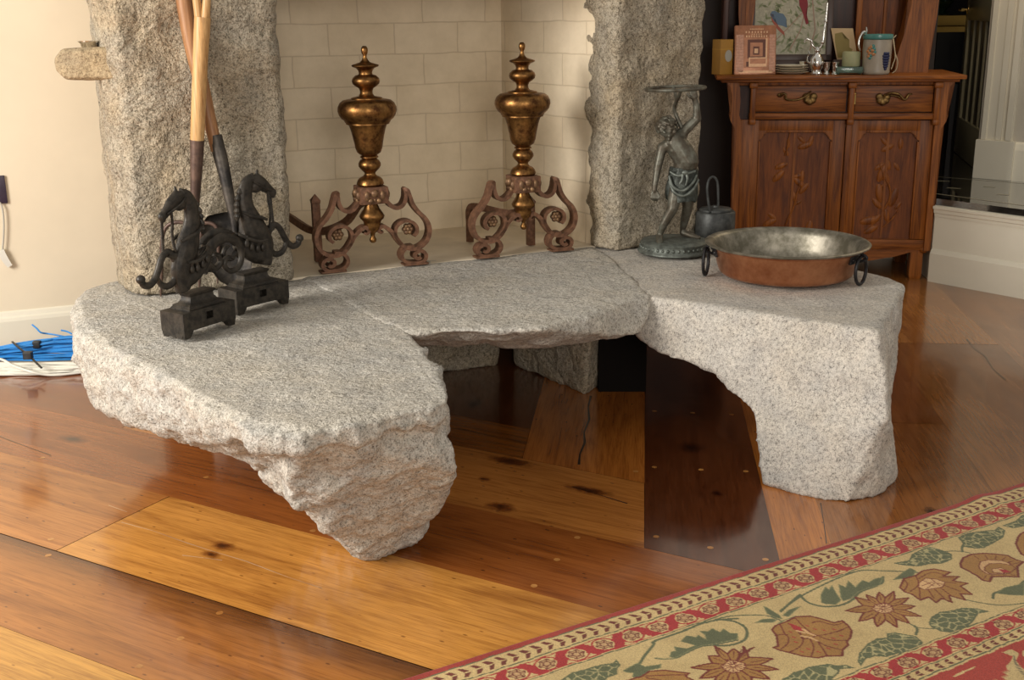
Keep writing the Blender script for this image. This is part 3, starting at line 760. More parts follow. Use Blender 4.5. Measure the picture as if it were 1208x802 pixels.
# ------------------------------------------------------------------ granite pillars
def pillar(label, fl, fr, depth, seed, jog):
    fl = Vector((fl[0], fl[1], 0)); fr = Vector((fr[0], fr[1], 0)); b = TY*depth; h = []
    for k in range(2):
        z0 = HZ-.006 if k == 0 else 1.25; z1 = 1.30 if k == 0 else 2.05
        h.append([up(fl+TX*jog[0], z0), up(fr-TX*.02, z0), up(fr+b, z0), up(fl+b, z0), up(fl-TX*.0+TY*.09, z0), up(fr+TY*.03, z0),
                  up(fl+TX*(jog[0]+jog[1]*k), z1), up(fr-TX*.02, z1), up(fr+b, z1), up(fl+b, z1), up(fl+TY*.09, z1), up(fr+TY*.03, z1)])
    bm = rock(h, .013, .014, seed, None, 1, 1.0, .9, 10.0, .18, .8)
    for v in bm.verts:
        if v.co.z < HZ+.03: v.co.z = max(v.co.z, HZ-.004)
    return tag(finish('granite_pillar', bm, 'granite pillar', angle=180), label, 'pillar', 'granite fireplace pillars')
PL = (Z(150, 349, HZ).xy, Z(349, 330, HZ).xy); PR = (Z(717, 295, HZ).xy, Z(826, 279, HZ).xy)
pillar('rough granite pillar left of the firebox, with a fork and shovel leaning on it', PL[0], PL[1], .45, 3, (.05, .01))
pillar('rough granite pillar right of the firebox, behind the bronze statue', PR[0], PR[1], .50, 8, (.03, .0))
# lintel stone that closes the opening above the frame
bm = bmesh.new(); lf = PL[1]-TX.xy*.05; rf = PR[0]+TX.xy*.05
prism(bm, [tuple(lf+TY.xy*.02), tuple(rf+TY.xy*.02), tuple(rf+TY.xy*.42), tuple(lf+TY.xy*.42)], 'z', 1.40, 2.05)
struct('trim_1', bm, 'granite pillar')
# ------------------------------------------------------------------ hearth stones
def P3(x, y, z): return Z(x, y, z)
def left_stone():
    top = [(84,350),(96,338),(118,331),(150,326),(330,318),(372,326),(409,343),(459,374),(487,396),(512,430),(527,458),(529,473),(510,481),(440,490),(380,494),(352,508),(300,502),(235,470),(175,436),(120,408),(88,378)]
    T = [P3(x, y, HZ-.010) for x, y in top]
    c = sum(T, Vector())/len(T)
    soft = set(range(13, 21)) | {0, 1, 2, 3}
    rim = [up(p, HZ-.050) if i in soft else up(c+(p-c)*1.012, HZ-.045) for i, p in enumerate(T)]
    rim += [up(c+(p-c)*.985, HZ-.022) for i, p in enumerate(T) if i in soft]
    T0 = list(T); T = [c+(p-c)*(.945 if i in soft else 1) for i, p in enumerate(T)]
    bot = [(95,400,.33),(100,442,.30),(116,480,.26),(150,500,.25),(196,513,.25),(245,531,.24),(305,552,.23)]
    slab = T + [P3(x, y, z) for x, y, z in bot]
    backs = [up(p, .24) for p in (T[3], T[4])] + [up(T[8], .25), up(T[7], .25), up(T[9], .25)]
    slab += backs + rim
    face = [P3(x, y, z) for x, y, z in ((352,510,HZ-.015),(440,492,HZ-.012),(528,476,HZ-.02),(537,550,.30),(536,510,.38),(508,606,.12),(484,645,.012),(449,659,.0),(429,655,.005),(390,626,.06),(354,600,.11),(329,582,.145),(308,557,.20),(345,545,.30),(525,580,.20))]
    back = [P3(484,645,0)+Vector((-.05,.26,0)), P3(449,659,0)+Vector((-.12,.30,.0)), up(P3(500,430,HZ), .25), up(P3(330,480,HZ), .25), up(P3(500,430,HZ), HZ-.08), up(P3(330,480,HZ), HZ-.08)]
    leg = face + back
    # hidden foot below the pillar end of the slab
    q = P3(190, 352, HZ)+Vector((.24, .16, 0)); foot = []
    for dx, dy in ((-.14, -.08), (.18, -.08), (.18, .12), (-.14, .12)):
        foot += [up(q+Vector((dx, dy, 0)), 0), up(q+Vector((dx*1.05, dy*1.05, 0)), .33)]
    bm = rock([slab, leg, foot], .0075, .028, 1, HZ+.004, 1, .16, 1.0, 5.0, .14, 1.0, .16)
    return tag(finish('hearth_stone', bm, 'granite hearth', angle=180), 'big grey granite boulder with a pointed leg in front, carrying the cast iron horses', 'hearth stone', 'granite hearth stones')
left_stone()
def mid_slab():
    top = [(352,324),(395,322),(500,308),(600,299),(690,287),(728,305),(768,347),(742,354),(700,362),(660,374),(632,388),(590,387),(540,380),(500,384),(478,392),(452,380),(398,347)]
    T = [P3(x, y, HZ-.006) for x, y in top]
    low = [(480,408,.375),(540,407,.365),(600,409,.36),(632,411,.355),(655,404,.36),(707,402,.36),(756,396,.365)]
    h = T + [P3(x, y, z) for x, y, z in low]
    b = [up(T[0]+TY*.04, .38), up(T[4]+TY*.0, .38), up(T[2]+TY*.04, .38)]
    bm = rock([h+b], .0095, .020, 2, HZ+.003, 1, .15)
    return tag(finish('hearth_slab', bm, 'granite hearth', angle=180), 'flat granite hearth slab bridging the two boulders in front of the firebox', 'hearth stone', 'granite hearth stones')
mid_slab()
def right_stone():
    a = P3(758, 348, HZ-.01); b = P3(1036, 390, HZ-.012); c = P3(950, 584, 0.0)
    n = (b-a).cross(c-a).normalized()
    fp = lambda x, y: hit(a, n, x, y)
    nb = Vector((math.cos(math.radians(54)), math.sin(math.radians(54)), 0))
    back1 = P3(1066, 334, HZ-.012)
    top = [a, b, P3(1046, 372, HZ-.012), P3(1064, 346, HZ-.012), back1, P3(1052, 327, HZ-.012), P3(880,284,HZ-.01), P3(800,266,HZ-.01), P3(694,288,HZ-.01), P3(706,314,HZ-.01)]
    p1 = top + [fp(750,398), fp(780,419), fp(815,430), fp(852,441), fp(1044,450)]
    sd = Vector((.34, .94, 0))
    p1 += [fp(760,398)+nb*.20, up(top[7], .33), up(top[8], .36), up(back1, .32)-sd*.02, fp(852,441)+nb*.30]
    p2 = [fp(842,436), fp(876,462), fp(1044,440), fp(893,500), fp(1046,500), fp(842,436)+nb*.22, fp(893,500)+nb*.26, up(back1, .30)-sd*.06, fp(1042,500)+sd*.26, fp(1044,470)+sd*.1, up(b, HZ-.06), fp(870,400)]
    p3 = [fp(886,485), fp(1044,480), fp(904,540), fp(902,570), fp(930,580), P3(960,588,0), P3(1000,593,0), P3(1034,586,.0), P3(1057,568,0), P3(1057,545,.07), P3(1046,520,.14), P3(1050,480,.22)]
    p3 += [P3(903,570,0)+nb*.26, P3(1055,568,0)+sd*.14, fp(890,480)+nb*.3, fp(1040,480)+sd*.26, fp(1042,480)+sd*.1]
    bm = rock([p1, p2, p3], .0105, .016, 5, HZ+.004, 1, .2, .7)
    return tag(finish('hearth_stone', bm, 'granite pale', angle=180), 'pale granite stone bent down into a leg, carrying the copper pan and the statue', 'hearth stone', 'granite hearth stones')
right_stone()
def support(label, pts, htop, seed):
    h = []
    for (p, q) in pts: h += [p, q]
    bm = rock([h], .014, .012, seed, None, 2)
    return tag(finish('support_stone', bm, 'granite pillar', angle=180), label, 'stone block', 'stone blocks under the hearth slab')
s0 = P3(690, 465, 0); s1 = P3(606, 432, 0)
support('dark granite block with a slanted edge under the middle of the hearth slab',
        [(s0, up(s0+Vector((.02, -.06, 0)), .365)), (s1, up(s1+Vector((-.02, -.04, 0)), .365)), (s0+Vector((.06, .10, 0)), up(s0+Vector((.10, .08, 0)), .365)), (s1+Vector((.02, .10, 0)), up(s1+Vector((.0, .10, 0)), .365))], .365, 4)
s0 = P3(598, 430, 0)+Vector((-.03, .0, 0)); s1 = P3(470, 447, 0)
support('dark granite block under the hearth slab beside the boulder leg',
        [(s0, up(s0, .365)), (s1, up(s1, .365)), (s0+TY*.06, up(s0+TY*.06, .365)), (s1+TY*.06, up(s1+TY*.06, .365))], .365, 6)
# ------------------------------------------------------------------ right side: landing, far wall, dark room
CP0 = Vector((2.02, 5.57, 0)); CA = math.radians(-8); CX = Vector((math.cos(CA), math.sin(CA), 0)); CY = Vector((-math.sin(CA), math.cos(CA), 0))
PZ = .405
r0 = Z(1208, 352, 0); r1 = Z(1090, 330, 0); rd = (r0-r1).xy.normalized()
K = r1.xy + rd*.029                                   # corner of the landing beside the sideboard
E1 = K + rd*2.3
bw = CP0 + CY*.50                                     # wall behind the sideboard
bx = (bw + CX*.037).xy
bm = bmesh.new()
prism(bm, [tuple(K), tuple(E1), (5.2, 5.2), (5.2, 9.6), (1.2, 9.6), tuple(bx - CX.xy*.9 + CY.xy*.02), tuple(bx), tuple(K+CY.xy*.25)], 'z', PZ-.03, PZ)
struct('floor_landing', bm, 'landing tile')
quadwall('wall_riser', K, E1, 0, PZ-.031, 'paint ivory', .05)
quadwall('wall_riser_return', bx-CX.xy*.02, K, 0, PZ-.031, 'paint ivory', .03)
molding('baseboard_riser', K, E1, [(0, 0), (.016, 0), (.016, .14), (.010, .152), (.004, .160), (0, .162)], 'paint ivory')
molding('trim_2', K, E1, [(0, PZ-.085), (.006, PZ-.085), (.008, PZ-.07), (.014, PZ-.066), (.016, PZ-.05), (.024, PZ-.046), (.026, PZ-.034), (0, PZ-.031)], 'paint ivory')
bwl = bw - CX*2.4
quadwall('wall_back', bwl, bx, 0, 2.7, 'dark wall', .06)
molding('baseboard_back', bwl, bx, [(0, 0), (.016, 0), (.016, .14), (.010, .152), (0, .160)], 'paint ivory')
q0 = Z(1150, 209, PZ); q1 = Z(1208, 214, PZ); qd = (q1-q0).xy.normalized(); qn = Vector((qd.y, -qd.x))
quadwall('wall_right', q0.xy, q0.xy+qd*2.6, PZ, 2.7, 'paint grey beige', .12)
molding('baseboard_right', q0.xy+qd*.20, q0.xy+qd*2.6, [(0, PZ), (.02, PZ), (.02, PZ+.16), (.012, PZ+.19), (.004, PZ+.20), (0, PZ+.202)], 'paint ivory')
# door casing: plinth block with a moulded shaft
bm = bmesh.new()
def seg(bm, s0, s1, o0, o1, z0, z1, bev=0):
    a = q0.xy
    prism(bm, [tuple(a+qd*s0+qn*o0), tuple(a+qd*s1+qn*o0), tuple(a+qd*s1+qn*o1), tuple(a+qd*s0+qn*o1)], 'z', z0, z1, 0, bev)
seg(bm, 0, .20, 0, .035, PZ, PZ+.205, .003)
seg(bm, .02, .18, 0, .016, PZ+.205, 2.5); seg(bm, .02, .045, .016, .024, PZ+.205, 2.5, .004); seg(bm, .095, .125, .016, .023, PZ+.205, 2.5, .006); seg(bm, .15, .18, .016, .034, PZ+.205, 2.5, .006)
struct('trim_3', bm, 'paint ivory')
# inlaid lines and dashes on the landing
bm = bmesh.new()
def strip(bm, a, b, w, mi=0):
    a = a.xy; b = b.xy; d = (b-a).normalized(); n = Vector((-d.y, d.x))*w/2
    f = bm.faces.new([bm.verts.new((*p, PZ+.0008)) for p in (a-n, b-n, b+n, a+n)])
nl = Z(1100, 228, PZ); nr = Z(1205, 242, PZ); strip(bm, nl-(nr-nl)*.3, nr+(nr-nl)*.9, .018)
fl_ = Z(1102, 207.5, PZ); fr_ = Z(1206, 214.5, PZ); fd = Vector((qn.x, qn.y, 0))*.05; strip(bm, fl_-(fr_-fl_)*.4+fd*.2, fr_+(fr_-fl_)*.6+fd*1.6, .012)
for (xa, ya, xb, yb) in ((1105, 213.5, 1120, 214), (1117, 221.5, 1133, 222.5), (1160, 220, 1174, 221), (1176, 229, 1190, 230)): strip(bm, Z(xa, ya, PZ), Z(xb, yb, PZ), .03)
struct('trim_4', bm, 'tile inlay')
# dark room beyond
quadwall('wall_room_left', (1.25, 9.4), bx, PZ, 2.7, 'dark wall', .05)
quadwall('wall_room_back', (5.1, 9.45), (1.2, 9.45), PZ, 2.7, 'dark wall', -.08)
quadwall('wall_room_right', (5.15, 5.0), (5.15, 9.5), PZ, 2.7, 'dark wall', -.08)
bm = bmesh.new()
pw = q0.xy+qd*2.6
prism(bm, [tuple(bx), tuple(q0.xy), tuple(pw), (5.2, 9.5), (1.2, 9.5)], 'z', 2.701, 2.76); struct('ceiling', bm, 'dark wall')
# header over the doorway
quadwall('wall_header', bx, q0.xy, 2.2, 2.7, 'paint grey beige', .10)

# ------------------------------------------------------------------ andirons
def andiron(label, P, bar_world, post_world, post_top):
    t = thing('andiron', label, 'andiron', P, TH, 'brass andirons with iron scroll feet')
    inv = t.matrix_basis.inverted(); K = .00108; KZ = (Yd(431, 54, A1.y).z-HZ)/723.0
    L = lambda q: inv @ Vector(q)
    prof = [(0,723),(6,722),(10,715),(10.5,708),(9,700),(6,695),(6,688),(9,680),(15,672),(30,667),(40,664),(41,661),(38,658),(28,654),(22,647),(20,640),(21,634),(31,631),(40,622),(42,614),(40,605),(32,597),(22,591),(19,582),(19,574),(24,566),(44,562),(47,560),(47,557),(58,556),(72,553),(82,545),(88,532),(89,520),(85,506),(78,495),(70,489),(69,484),(66,482),(66,478),(58,476),(53,462),(48,440),(44,420),(41,400),(36,386),(27,379),(22,376),(27,374),(28,370),(22,366),(29,360),(34,350),(34,342),(29,333),(23,327),(17,320),(17,314),(23,308),(33,303),(38,296),(41,288),(42,283),(38,280),(36,276),(0,276)]
    bm = bmesh.new(); lathe(bm, [(r*K, z*KZ) for r, z in prof], 36); finish('urn_column', bm, 'aged brass', t, angle=55)
    bm = bmesh.new(); lathe(bm, [(r*K, z*KZ) for r, z in [(0,222),(20,222),(20,214),(25,200),(33,188),(39,176),(36,168),(28,160),(26,152),(27,142),(24,132),(15,124),(8,118),(6,110),(8,104),(11,98),(10,91),(5,86),(0,85)]], 28)
    finish('pendant_drop', bm, 'aged brass', t, angle=55)
    bm = bmesh.new(); h = 44*K; box(bm, -h, h, -h, h, 221*KZ, 277*KZ, 0, .004); c = finish('collar_block', bm, 'rusty iron', t, angle=50)
    bm = bmesh.new()
    for q in range(4):
        Rz = Matrix.Rotation(q*PI/2, 4, 'Z')
        for dx, dz, r, e in ((0, 8, 13, 1), (-24, 0, 9, 1.7), (24, 0, 9, 1.7), (-13, -16, 9, 1), (13, -16, 9, 1), (0, -14, 6, 1)):
            ball(bm, Rz @ Vector((dx*K, -h*1.01, (249+dz)*KZ)), r*K, 2, (1, .8, e))
    finish('boss_ornament', bm, 'rust bronze', c)
    for sgn in (-1, 1):
        V = lambda x, z: Vector((sgn*x*K, 0, z*KZ))
        bm = bmesh.new(); w = .021
        main = [(40,232),(58,208),(76,199),(94,206),(104,224),(106,246),(101,262)]
        tube(bm, [V(*p) for p in main], [4*K*1.3, 5*K*1.3, 6*K, 6*K, 6*K, 5*K, 2*K], N=(0, 1, 0), wid=[w*.8, w, w, w, w, w*.9, w*.5], square=True)
        outer = [(101,262),(112,256),(119,236),(128,208),(146,180),(166,158),(178,134),(180,108),(170,80),(150,62),(128,56),(106,60),(88,74),(74,94),(64,112),(52,126),(39,137),(27,142),(18,136),(16,126),(23,120),(31,124)]
        n = len(outer)
        tube(bm, [V(*p) for p in outer], [3*K]+[6*K]*(n-4)+[5*K, 4*K, 3*K], N=(0, 1, 0), wid=[w*.5]+[w]*(n-4)+[w*.9, w*.8, w*.7], square=True)
        sp = [(88,74),(74,92),(68,112),(72,134),(86,148),(106,153),(126,146),(138,130),(138,112),(128,100)]
        tube(bm, [V(*p) for p in sp], 5*K, N=(0, 1, 0), wid=w, square=True)
        ft = [(126,57),(106,56),(92,46),(86,30),(91,14),(106,4),(128,0),(150,2),(163,12),(165,26),(156,38),(142,40),(130,32),(130,20),(140,15),(148,20)]
        tube(bm, [V(x, z+7) for x, z in ft], 5.5*K, N=(0, 1, 0), wid=w*1.05, square=True)
        box(bm, *(sorted((sgn*92*K, sgn*172*K))), -.024, .024, 0, .007, 0, .002)
        leg = finish('scroll_leg', bm, 'rusty iron', t, angle=50)
        bm = bmesh.new(); cc = V(112, 124)
        for k in range(6): ball(bm, cc+Vector((math.cos(k*PI/3)*11*K, -.006, math.sin(k*PI/3)*11*K)), 8.5*K, 2, (1, 1.1, 1))
        ball(bm, cc+Vector((0, -.010, 0)), 7*K, 2); ball(bm, cc, 15*K, 2, (1, .5, 1))
        finish('rosette', bm, 'rust bronze', leg)
    bm = bmesh.new(); B = [L(q) for q in bar_world]
    tube(bm, [Vector((0, .0, 212*K)), Vector((0, .03, 205*K))]+B, .012, wid=.0085, square=True, k=5, N=None); finish('log_bar', bm, 'rusty iron', t, angle=50)
    q = L(post_world); bm = bmesh.new(); hw = .0135; zt = post_top
    box(bm, q.x-hw, q.x+hw, q.y-hw, q.y+hw, 0, zt, 0, .002)
    hull(bm, [Vector((q.x+a*hw, q.y+b*hw, zt)) for a in (-1, 1) for b in (-1, 1)]+[Vector((q.x+a*hw*1.15, q.y+b*hw*1.15, zt+.012)) for a in (-1, 1) for b in (-1, 1)]+[Vector((q.x, q.y, zt+.034))])
    finish('post', bm, 'rusty iron', t, angle=50)
    return t
def groundmid(a, b): return (Z(*a, HZ)+Z(*b, HZ))/2
A1 = groundmid((395, 320), (487, 312)); A2 = groundmid((578, 303), (657, 295))
pw1 = Z(376, 308, HZ)
zb = Yd(372, 273, pw1.y+.03).z; b1 = Z(372, 273, zb); b2 = Z(338, 254, zb)
andiron('brass urn andiron on rusty scroll feet, the nearer one by the left pillar', A1, [A1+Vector((-.05, .06, .205)), b1*.5+(A1+Vector((0, .06, .2)))*.5+Vector((0, .01, -.015)), b1, b2, b2+(b2-b1)*1.3], pw1, Yd(376, 236, pw1.y).z-HZ-.012)
pw2 = Z(626, 289, HZ); zb = Yd(604, 252, A2.y+.04).z; b2 = Z(558, 243, zb)
andiron('brass urn andiron on rusty scroll feet, the farther one by the right pillar', A2, [(A2+Vector((-.03, .05, 0))*1).xy.to_3d()+Vector((0, 0, zb)), b2*.9+(A2*.1).xy.to_3d()+Vector((0, 0, zb*.1)), b2+Vector((-.012, .0, -.012)), b2+Vector((-.014, 0, -.06)), up(b2, HZ+.002)+Vector((-.014, 0, 0))], pw2, .15)
# ------------------------------------------------------------------ cast iron horses
def loft_rect(bm, secs, cx=0, cy=0):
    rings = [[bm.verts.new((cx+sx*a, cy+sy*b, z)) for sx, sy in ((-1, -1), (1, -1), (1, 1), (-1, 1))] for a, b, z in secs]
    for r, q in zip(rings, rings[1:]):
        for j in range(4): bm.faces.new((r[j], r[(j+1) % 4], q[(j+1) % 4], q[j]))
    bm.faces.new(rings[0][::-1]); bm.faces.new(rings[-1])
hc = P3(218.4, 401.7, HZ); HA = math.radians(58)
hd = Vector((math.cos(HA), math.sin(HA), 0)); hn = Vector((-hd.y, hd.x, 0))
HC1 = hc + hd*.094 + hn*.0435
hf = plane(HC1, HA)
def horse(label, C, ang, mir):
    t = thing('cast_iron_horse', label, 'horse ornament', C, ang, 'pair of cast iron horse andirons')
    m = -1 if mir else 1
    def T(x, y, o=(150, 190, 3.648)):
        s, z = hf(o[0]+x/o[2], o[1]+y/o[2]); return Vector((m*s, 0, z))
    def T2(x, y): return T(x, y, (155, 205, 6.17))
    k = .0022/1.0                                     # metres per traced unit of the bigger crop, roughly
    # base with four feet and a square hole
    bm = bmesh.new(); a, b = .094, .0435; h0, h1, z0, z1 = -.012, .012, .040, .060
    box(bm, -a, a, -b+.022, b, .016, .071)
    for x0, x1, zz0, zz1 in ((-a, h0, .020, .071), (h1, a, .020, .071), (h0, h1, .020, z0), (h0, h1, z1, .071)): box(bm, x0, x1, -b, -b+.022, zz0, zz1)
    for sx in (-1, 1):
        for sy in (-1, 1):
            hull(bm, [Vector((sx*(a-u), sy*(b-v), z)) for u, v, z in ((0,0,.021),(.034,0,.021),(0,.028,.021),(.034,.028,.021),(.003,.003,0),(.022,.003,0),(.003,.018,0),(.022,.018,0))])
        hull(bm, [Vector((sx*(a-u), v, z)) for u in (.001, .012) for v, z in ((-b+.004,.021),(b-.004,.021),(-b+.012,.004),(b-.012,.004))])
    finish('base', bm, 'black cast iron', t, angle=35)
    pc = T(300, 560); cx = pc.x
    bm = bmesh.new()
    loft_rect(bm, [(.064, .036, .0705), (.064, .036, .075), (.060, .033, .078), (.060, .033, .081), (.048, .024, .086), (.042, .019, .094), (.041, .018, .103), (.045, .021, .108), (.046, .022, .112)], cx)
    finish('plinth', bm, 'black cast iron', t, angle=35)
    # body, neck and head as one casting
    bm = bmesh.new(); N = (0, 1, 0)
    f = .0033
    def blob(pts, rad, wid, big=True):
        n = len(pts); tube(bm, [(T2 if big else T)(*p) for p in pts], rad, 12, N, wid, 4)
    blob([(350,140),(395,165),(425,220),(438,290),(440,350),(430,420),(412,500),(395,570),(375,640),(362,700),(365,760),(372,820),(380,850)],
         [.012,.020,.0235,.0245,.026,.030,.036,.038,.038,.034,.029,.025,.022], [.008,.011,.013,.014,.016,.019,.022,.024,.024,.022,.020,.018,.017])
    blob([(362,160),(330,180),(295,220),(262,262),(238,295),(222,318)], [.014,.0215,.0205,.0160,.0130,.0115], [.010,.013,.0125,.010,.009,.008])
    ball(bm, T2(224, 312), .0130, 2, (1, .8, 1)); ball(bm, T2(228, 336), .0085, 2, (1, .9, 1)); ball(bm, T2(345, 215), .021, 2, (1, .7, 1))
    blob([(322,140),(318,110),(313,84)], [.006,.0055,.001], [.004,.004,.001])
    blob([(372,790),(420,740),(470,690),(520,640),(560,600)], [.022,.030,.028,.022,.014], [.018,.021,.020,.017,.012])
    for s in (-1, 1):
        ball(bm, T2(318, 192)+Vector((0, s*.011, 0)), .0035, 2)
        ball(bm, T2(213, 312)+Vector((0, s*.006, 0)), .0028, 2)
    bm = remesh(bm, .0028, 2)
    body = finish('horse_body', bm, 'black cast iron', t, angle=180)
    bm = bmesh.new()
    for i, p in enumerate([(355,118),(395,135),(430,165),(458,200),(478,245),(490,290),(497,335),(502,375)]):
        q = T2(*p); e = T2(p[0]+12, p[1]+62); tube(bm, [q+Vector((0, 0, .004)), (q+e)/2+Vector((m*.004, 0, .002)), e], [.003, .0085, .002], 8, N, [.004, .010, .002], 3)
    finish('mane', bm, 'black cast iron', body)
    for s in (-1, 1):
        sw = lambda P: [T2(*p)+Vector((0, s*o, 0)) for p, o in P]
        bm = bmesh.new(); tube(bm, sw((((330,490),.016),((380,455),.022),((440,420),.022),((490,370),.015))), [.004,.0055,.005,.003], 8); finish('collar_strap', bm, 'black cast iron', body)
        bm = bmesh.new(); tube(bm, sw((((372,170),.012),((330,215),.0175),((285,255),.0160),((242,290),.0125))), .003, 6); finish('bridle', bm, 'black cast iron', body)
        bm = bmesh.new(); tube(bm, sw((((365,640),.024),((430,625),.026),((490,580),.024),((535,530),.012),((518,538),.0))), [.004,.006,.006,.005,.004], 8)
        for i, p in enumerate([(400,690),(440,680),(480,650),(510,610)]): ball(bm, T2(*p)+Vector((0, s*.022, 0)), .008, 2, (1, .7, 1.6)); tube(bm, sw(((p, .022), ((p[0]-8, p[1]-62), .023))), .004, 6, k=1)
        finish('saddle_cloth', bm, 'black cast iron', body)
    # front scroll that ends in a knob
    bm = bmesh.new()
    leg = [(60,512),(72,534),(98,534),(120,505),(134,465),(148,418),(170,392),(190,400),(205,432),(210,474),(202,512),(182,535),(158,538),(138,522),(129,498)]
    n = len(leg); tube(bm, [T(*p) for p in leg], [.008]+[.0095]*(n-4)+[.009,.007,.004], 10, N, .0085, 5); ball(bm, T(58, 510), .0125, 2)
    tube(bm, [T(*p) for p in ((175,400),(205,408),(232,440))], [.009,.014,.018], 10, N, [.008,.012,.015], 4)
    finish('scroll_foreleg', bm, 'black cast iron', body)
    bm = bmesh.new()
    tail = [(300,470),(322,425),(345,392),(372,356),(402,334),(432,328),(462,338),(484,364),(492,400),(486,440),(466,466),(440,472),(420,456),(418,430),(436,412),(456,420)]
    n = len(tail); tube(bm, [T(*p) for p in tail], [.016,.016,.0165,.0165,.016,.015,.013,.012,.010,.009,.0085,.008,.0075,.007,.006,.004], 10, N, .0085, 5)
    tail2 = [(330,480),(352,446),(374,462),(392,455),(402,432),(392,408),(374,404)]
    tube(bm, [T(*p) for p in tail2], [.012,.010,.008,.0075,.007,.006,.004], 10, N, .007, 5)
    finish('scroll_tail', bm, 'black cast iron', body)
    for x0, pts in ((0, [(235,335),(238,400),(242,470),(246,545),(248,600)]), (1, [(275,285),(282,360),(280,430),(290,500),(305,560)])):
        bm = bmesh.new(); P = [T2(*p)+Vector((0, (-.008 if x0 else .008), 0)) for p in pts]
        tube(bm, P, .0032, 6, None, None, 4)
        for q in crv(P, 6): ball(bm, q, .0048, 1, (1, 1, .8))
        finish('rein_chain', bm, 'black cast iron', body)
    return t
horse('black cast iron horse facing left, the nearer of the pair', HC1, HA, False)
h2c = P3(281, 373, HZ); h2a = math.radians(50)
HC2 = h2c + Vector((math.cos(h2a), math.sin(h2a), 0))*.094 + Vector((-math.sin(h2a), math.cos(h2a), 0))*.0435
horse('black cast iron horse facing right, the farther of the pair, against the pillar', HC2, h2a, True)
# ------------------------------------------------------------------ fork and shovel leaning on the left pillar
def wp(x, y, d): return Yd(x, y, d)
yb = P3(212, 345, HZ).y-.005
dep = lambda y: yb + (3.47-yb)*max(0, min(1, (345-y)/345.0)) if y > 0 else 3.47
f0 = P3(228, 340, HZ)
t = thing('garden_fork', 'wooden handled fork standing on its tines behind the nearer horse', 'garden fork', f0)
inv = t.matrix_basis.inverted(); Q = lambda x, y, dd=0: inv @ (wp(x, y, dep(y))+Vector((0, dd, 0)))
bm = bmesh.new(); tube(bm, [Q(232.5,168), Q(234.5,120), Q(236.5,70), Q(238,40), Q(239,20)], [.0205,.0215,.022,.0235,.0235], 16, None, None, 4)
tube(bm, [Q(236,30), Q(233.5,12), Q(231,-8), Q(229,-40)], [.014,.0125,.0115,.011], 12, None, None, 4)
tube(bm, [Q(241.5,30), Q(243,12), Q(244.5,-8), Q(247,-40)], [.014,.0125,.0115,.011], 12, None, None, 4)
finish('handle', bm, 'ash handle', t, angle=60)
bm = bmesh.new(); tube(bm, [Q(232.6,165), Q(232,190), Q(231,215), Q(230,238), Q(229,262)], [.0215,.0195,.0165,.014,.012], 14, None, None, 4)
box(bm, *sorted((Q(226,262).x, Q(232,262).x)), Q(229,262).y-.012, Q(229,262).y+.012, Q(229,270).z, Q(229,256).z, 0, .003)
finish('socket', bm, 'socket brown', t, angle=60)
for xs, ys in (((222,208,196,191,190.5,189.5), (264,262,268,285,320,352)), ((226,217,213,212.5,212.5,212), (266,270,285,305,325,343)), ((231,238,236,235.5,235.5,235), (266,268,285,305,325,343)), ((234,246,255,257.5,257.5,256.5), (264,263,268,285,310,334))):
    bm = bmesh.new(); tube(bm, [Q(x, y) for x, y in zip(xs, ys)], [.0062,.0062,.0062,.006,.0055,.0022], 8, None, None, 4); finish('tine', bm, 'socket brown', t, angle=60)
dep2 = lambda y: 3.50 if y < 160 else 3.50 - .05*(y-160)/170.0
s0 = inv @ P3(270, 330, HZ)
t = thing('shovel', 'old shovel with a dark steel blade, crossed behind the fork against the pillar', 'shovel', P3(270, 334, HZ))
inv = t.matrix_basis.inverted(); Q = lambda x, y: inv @ (wp(x, y, dep2(y)+.03))
bm = bmesh.new(); tube(bm, [Q(212,-60), Q(217,-5), Q(226,50), Q(238,100), Q(247,140), Q(256,178)], [.026,.0255,.024,.022,.020,.018], 14, None, None, 4); finish('handle', bm, 'old handle', t, angle=60)
bm = bmesh.new(); tube(bm, [Q(253.5,160), Q(260,185), Q(266,210), Q(271,235), Q(275,255), Q(278,282)], [.0215,.0215,.0185,.0165,.013,.006], 12, None, [.0215,.0215,.0185,.014,.010,.004], 4)
finish('socket', bm, 'shovel steel', t, angle=60)
bm = bmesh.new(); rows = []
for y, x0, x1 in ((250,262,284),(254,246,296),(262,240,301),(280,241,301),(300,244,300),(318,250,297),(330,260,290),(336,270,281)):
    r = []
    for j in range(9):
        u = j/8; p = Q(x0+(x1-x0)*u, y); p.y += .016*(2*u-1)**2*-1 + .004; r.append(bm.verts.new(p))
    rows.append(r)
for a, b in zip(rows, rows[1:]):
    for j in range(8): bm.faces.new((a[j], a[j+1], b[j+1], b[j]))
bmesh.ops.solidify(bm, geom=bm.faces[:], thickness=.003)
finish('blade', bm, 'shovel steel', t, angle=60)
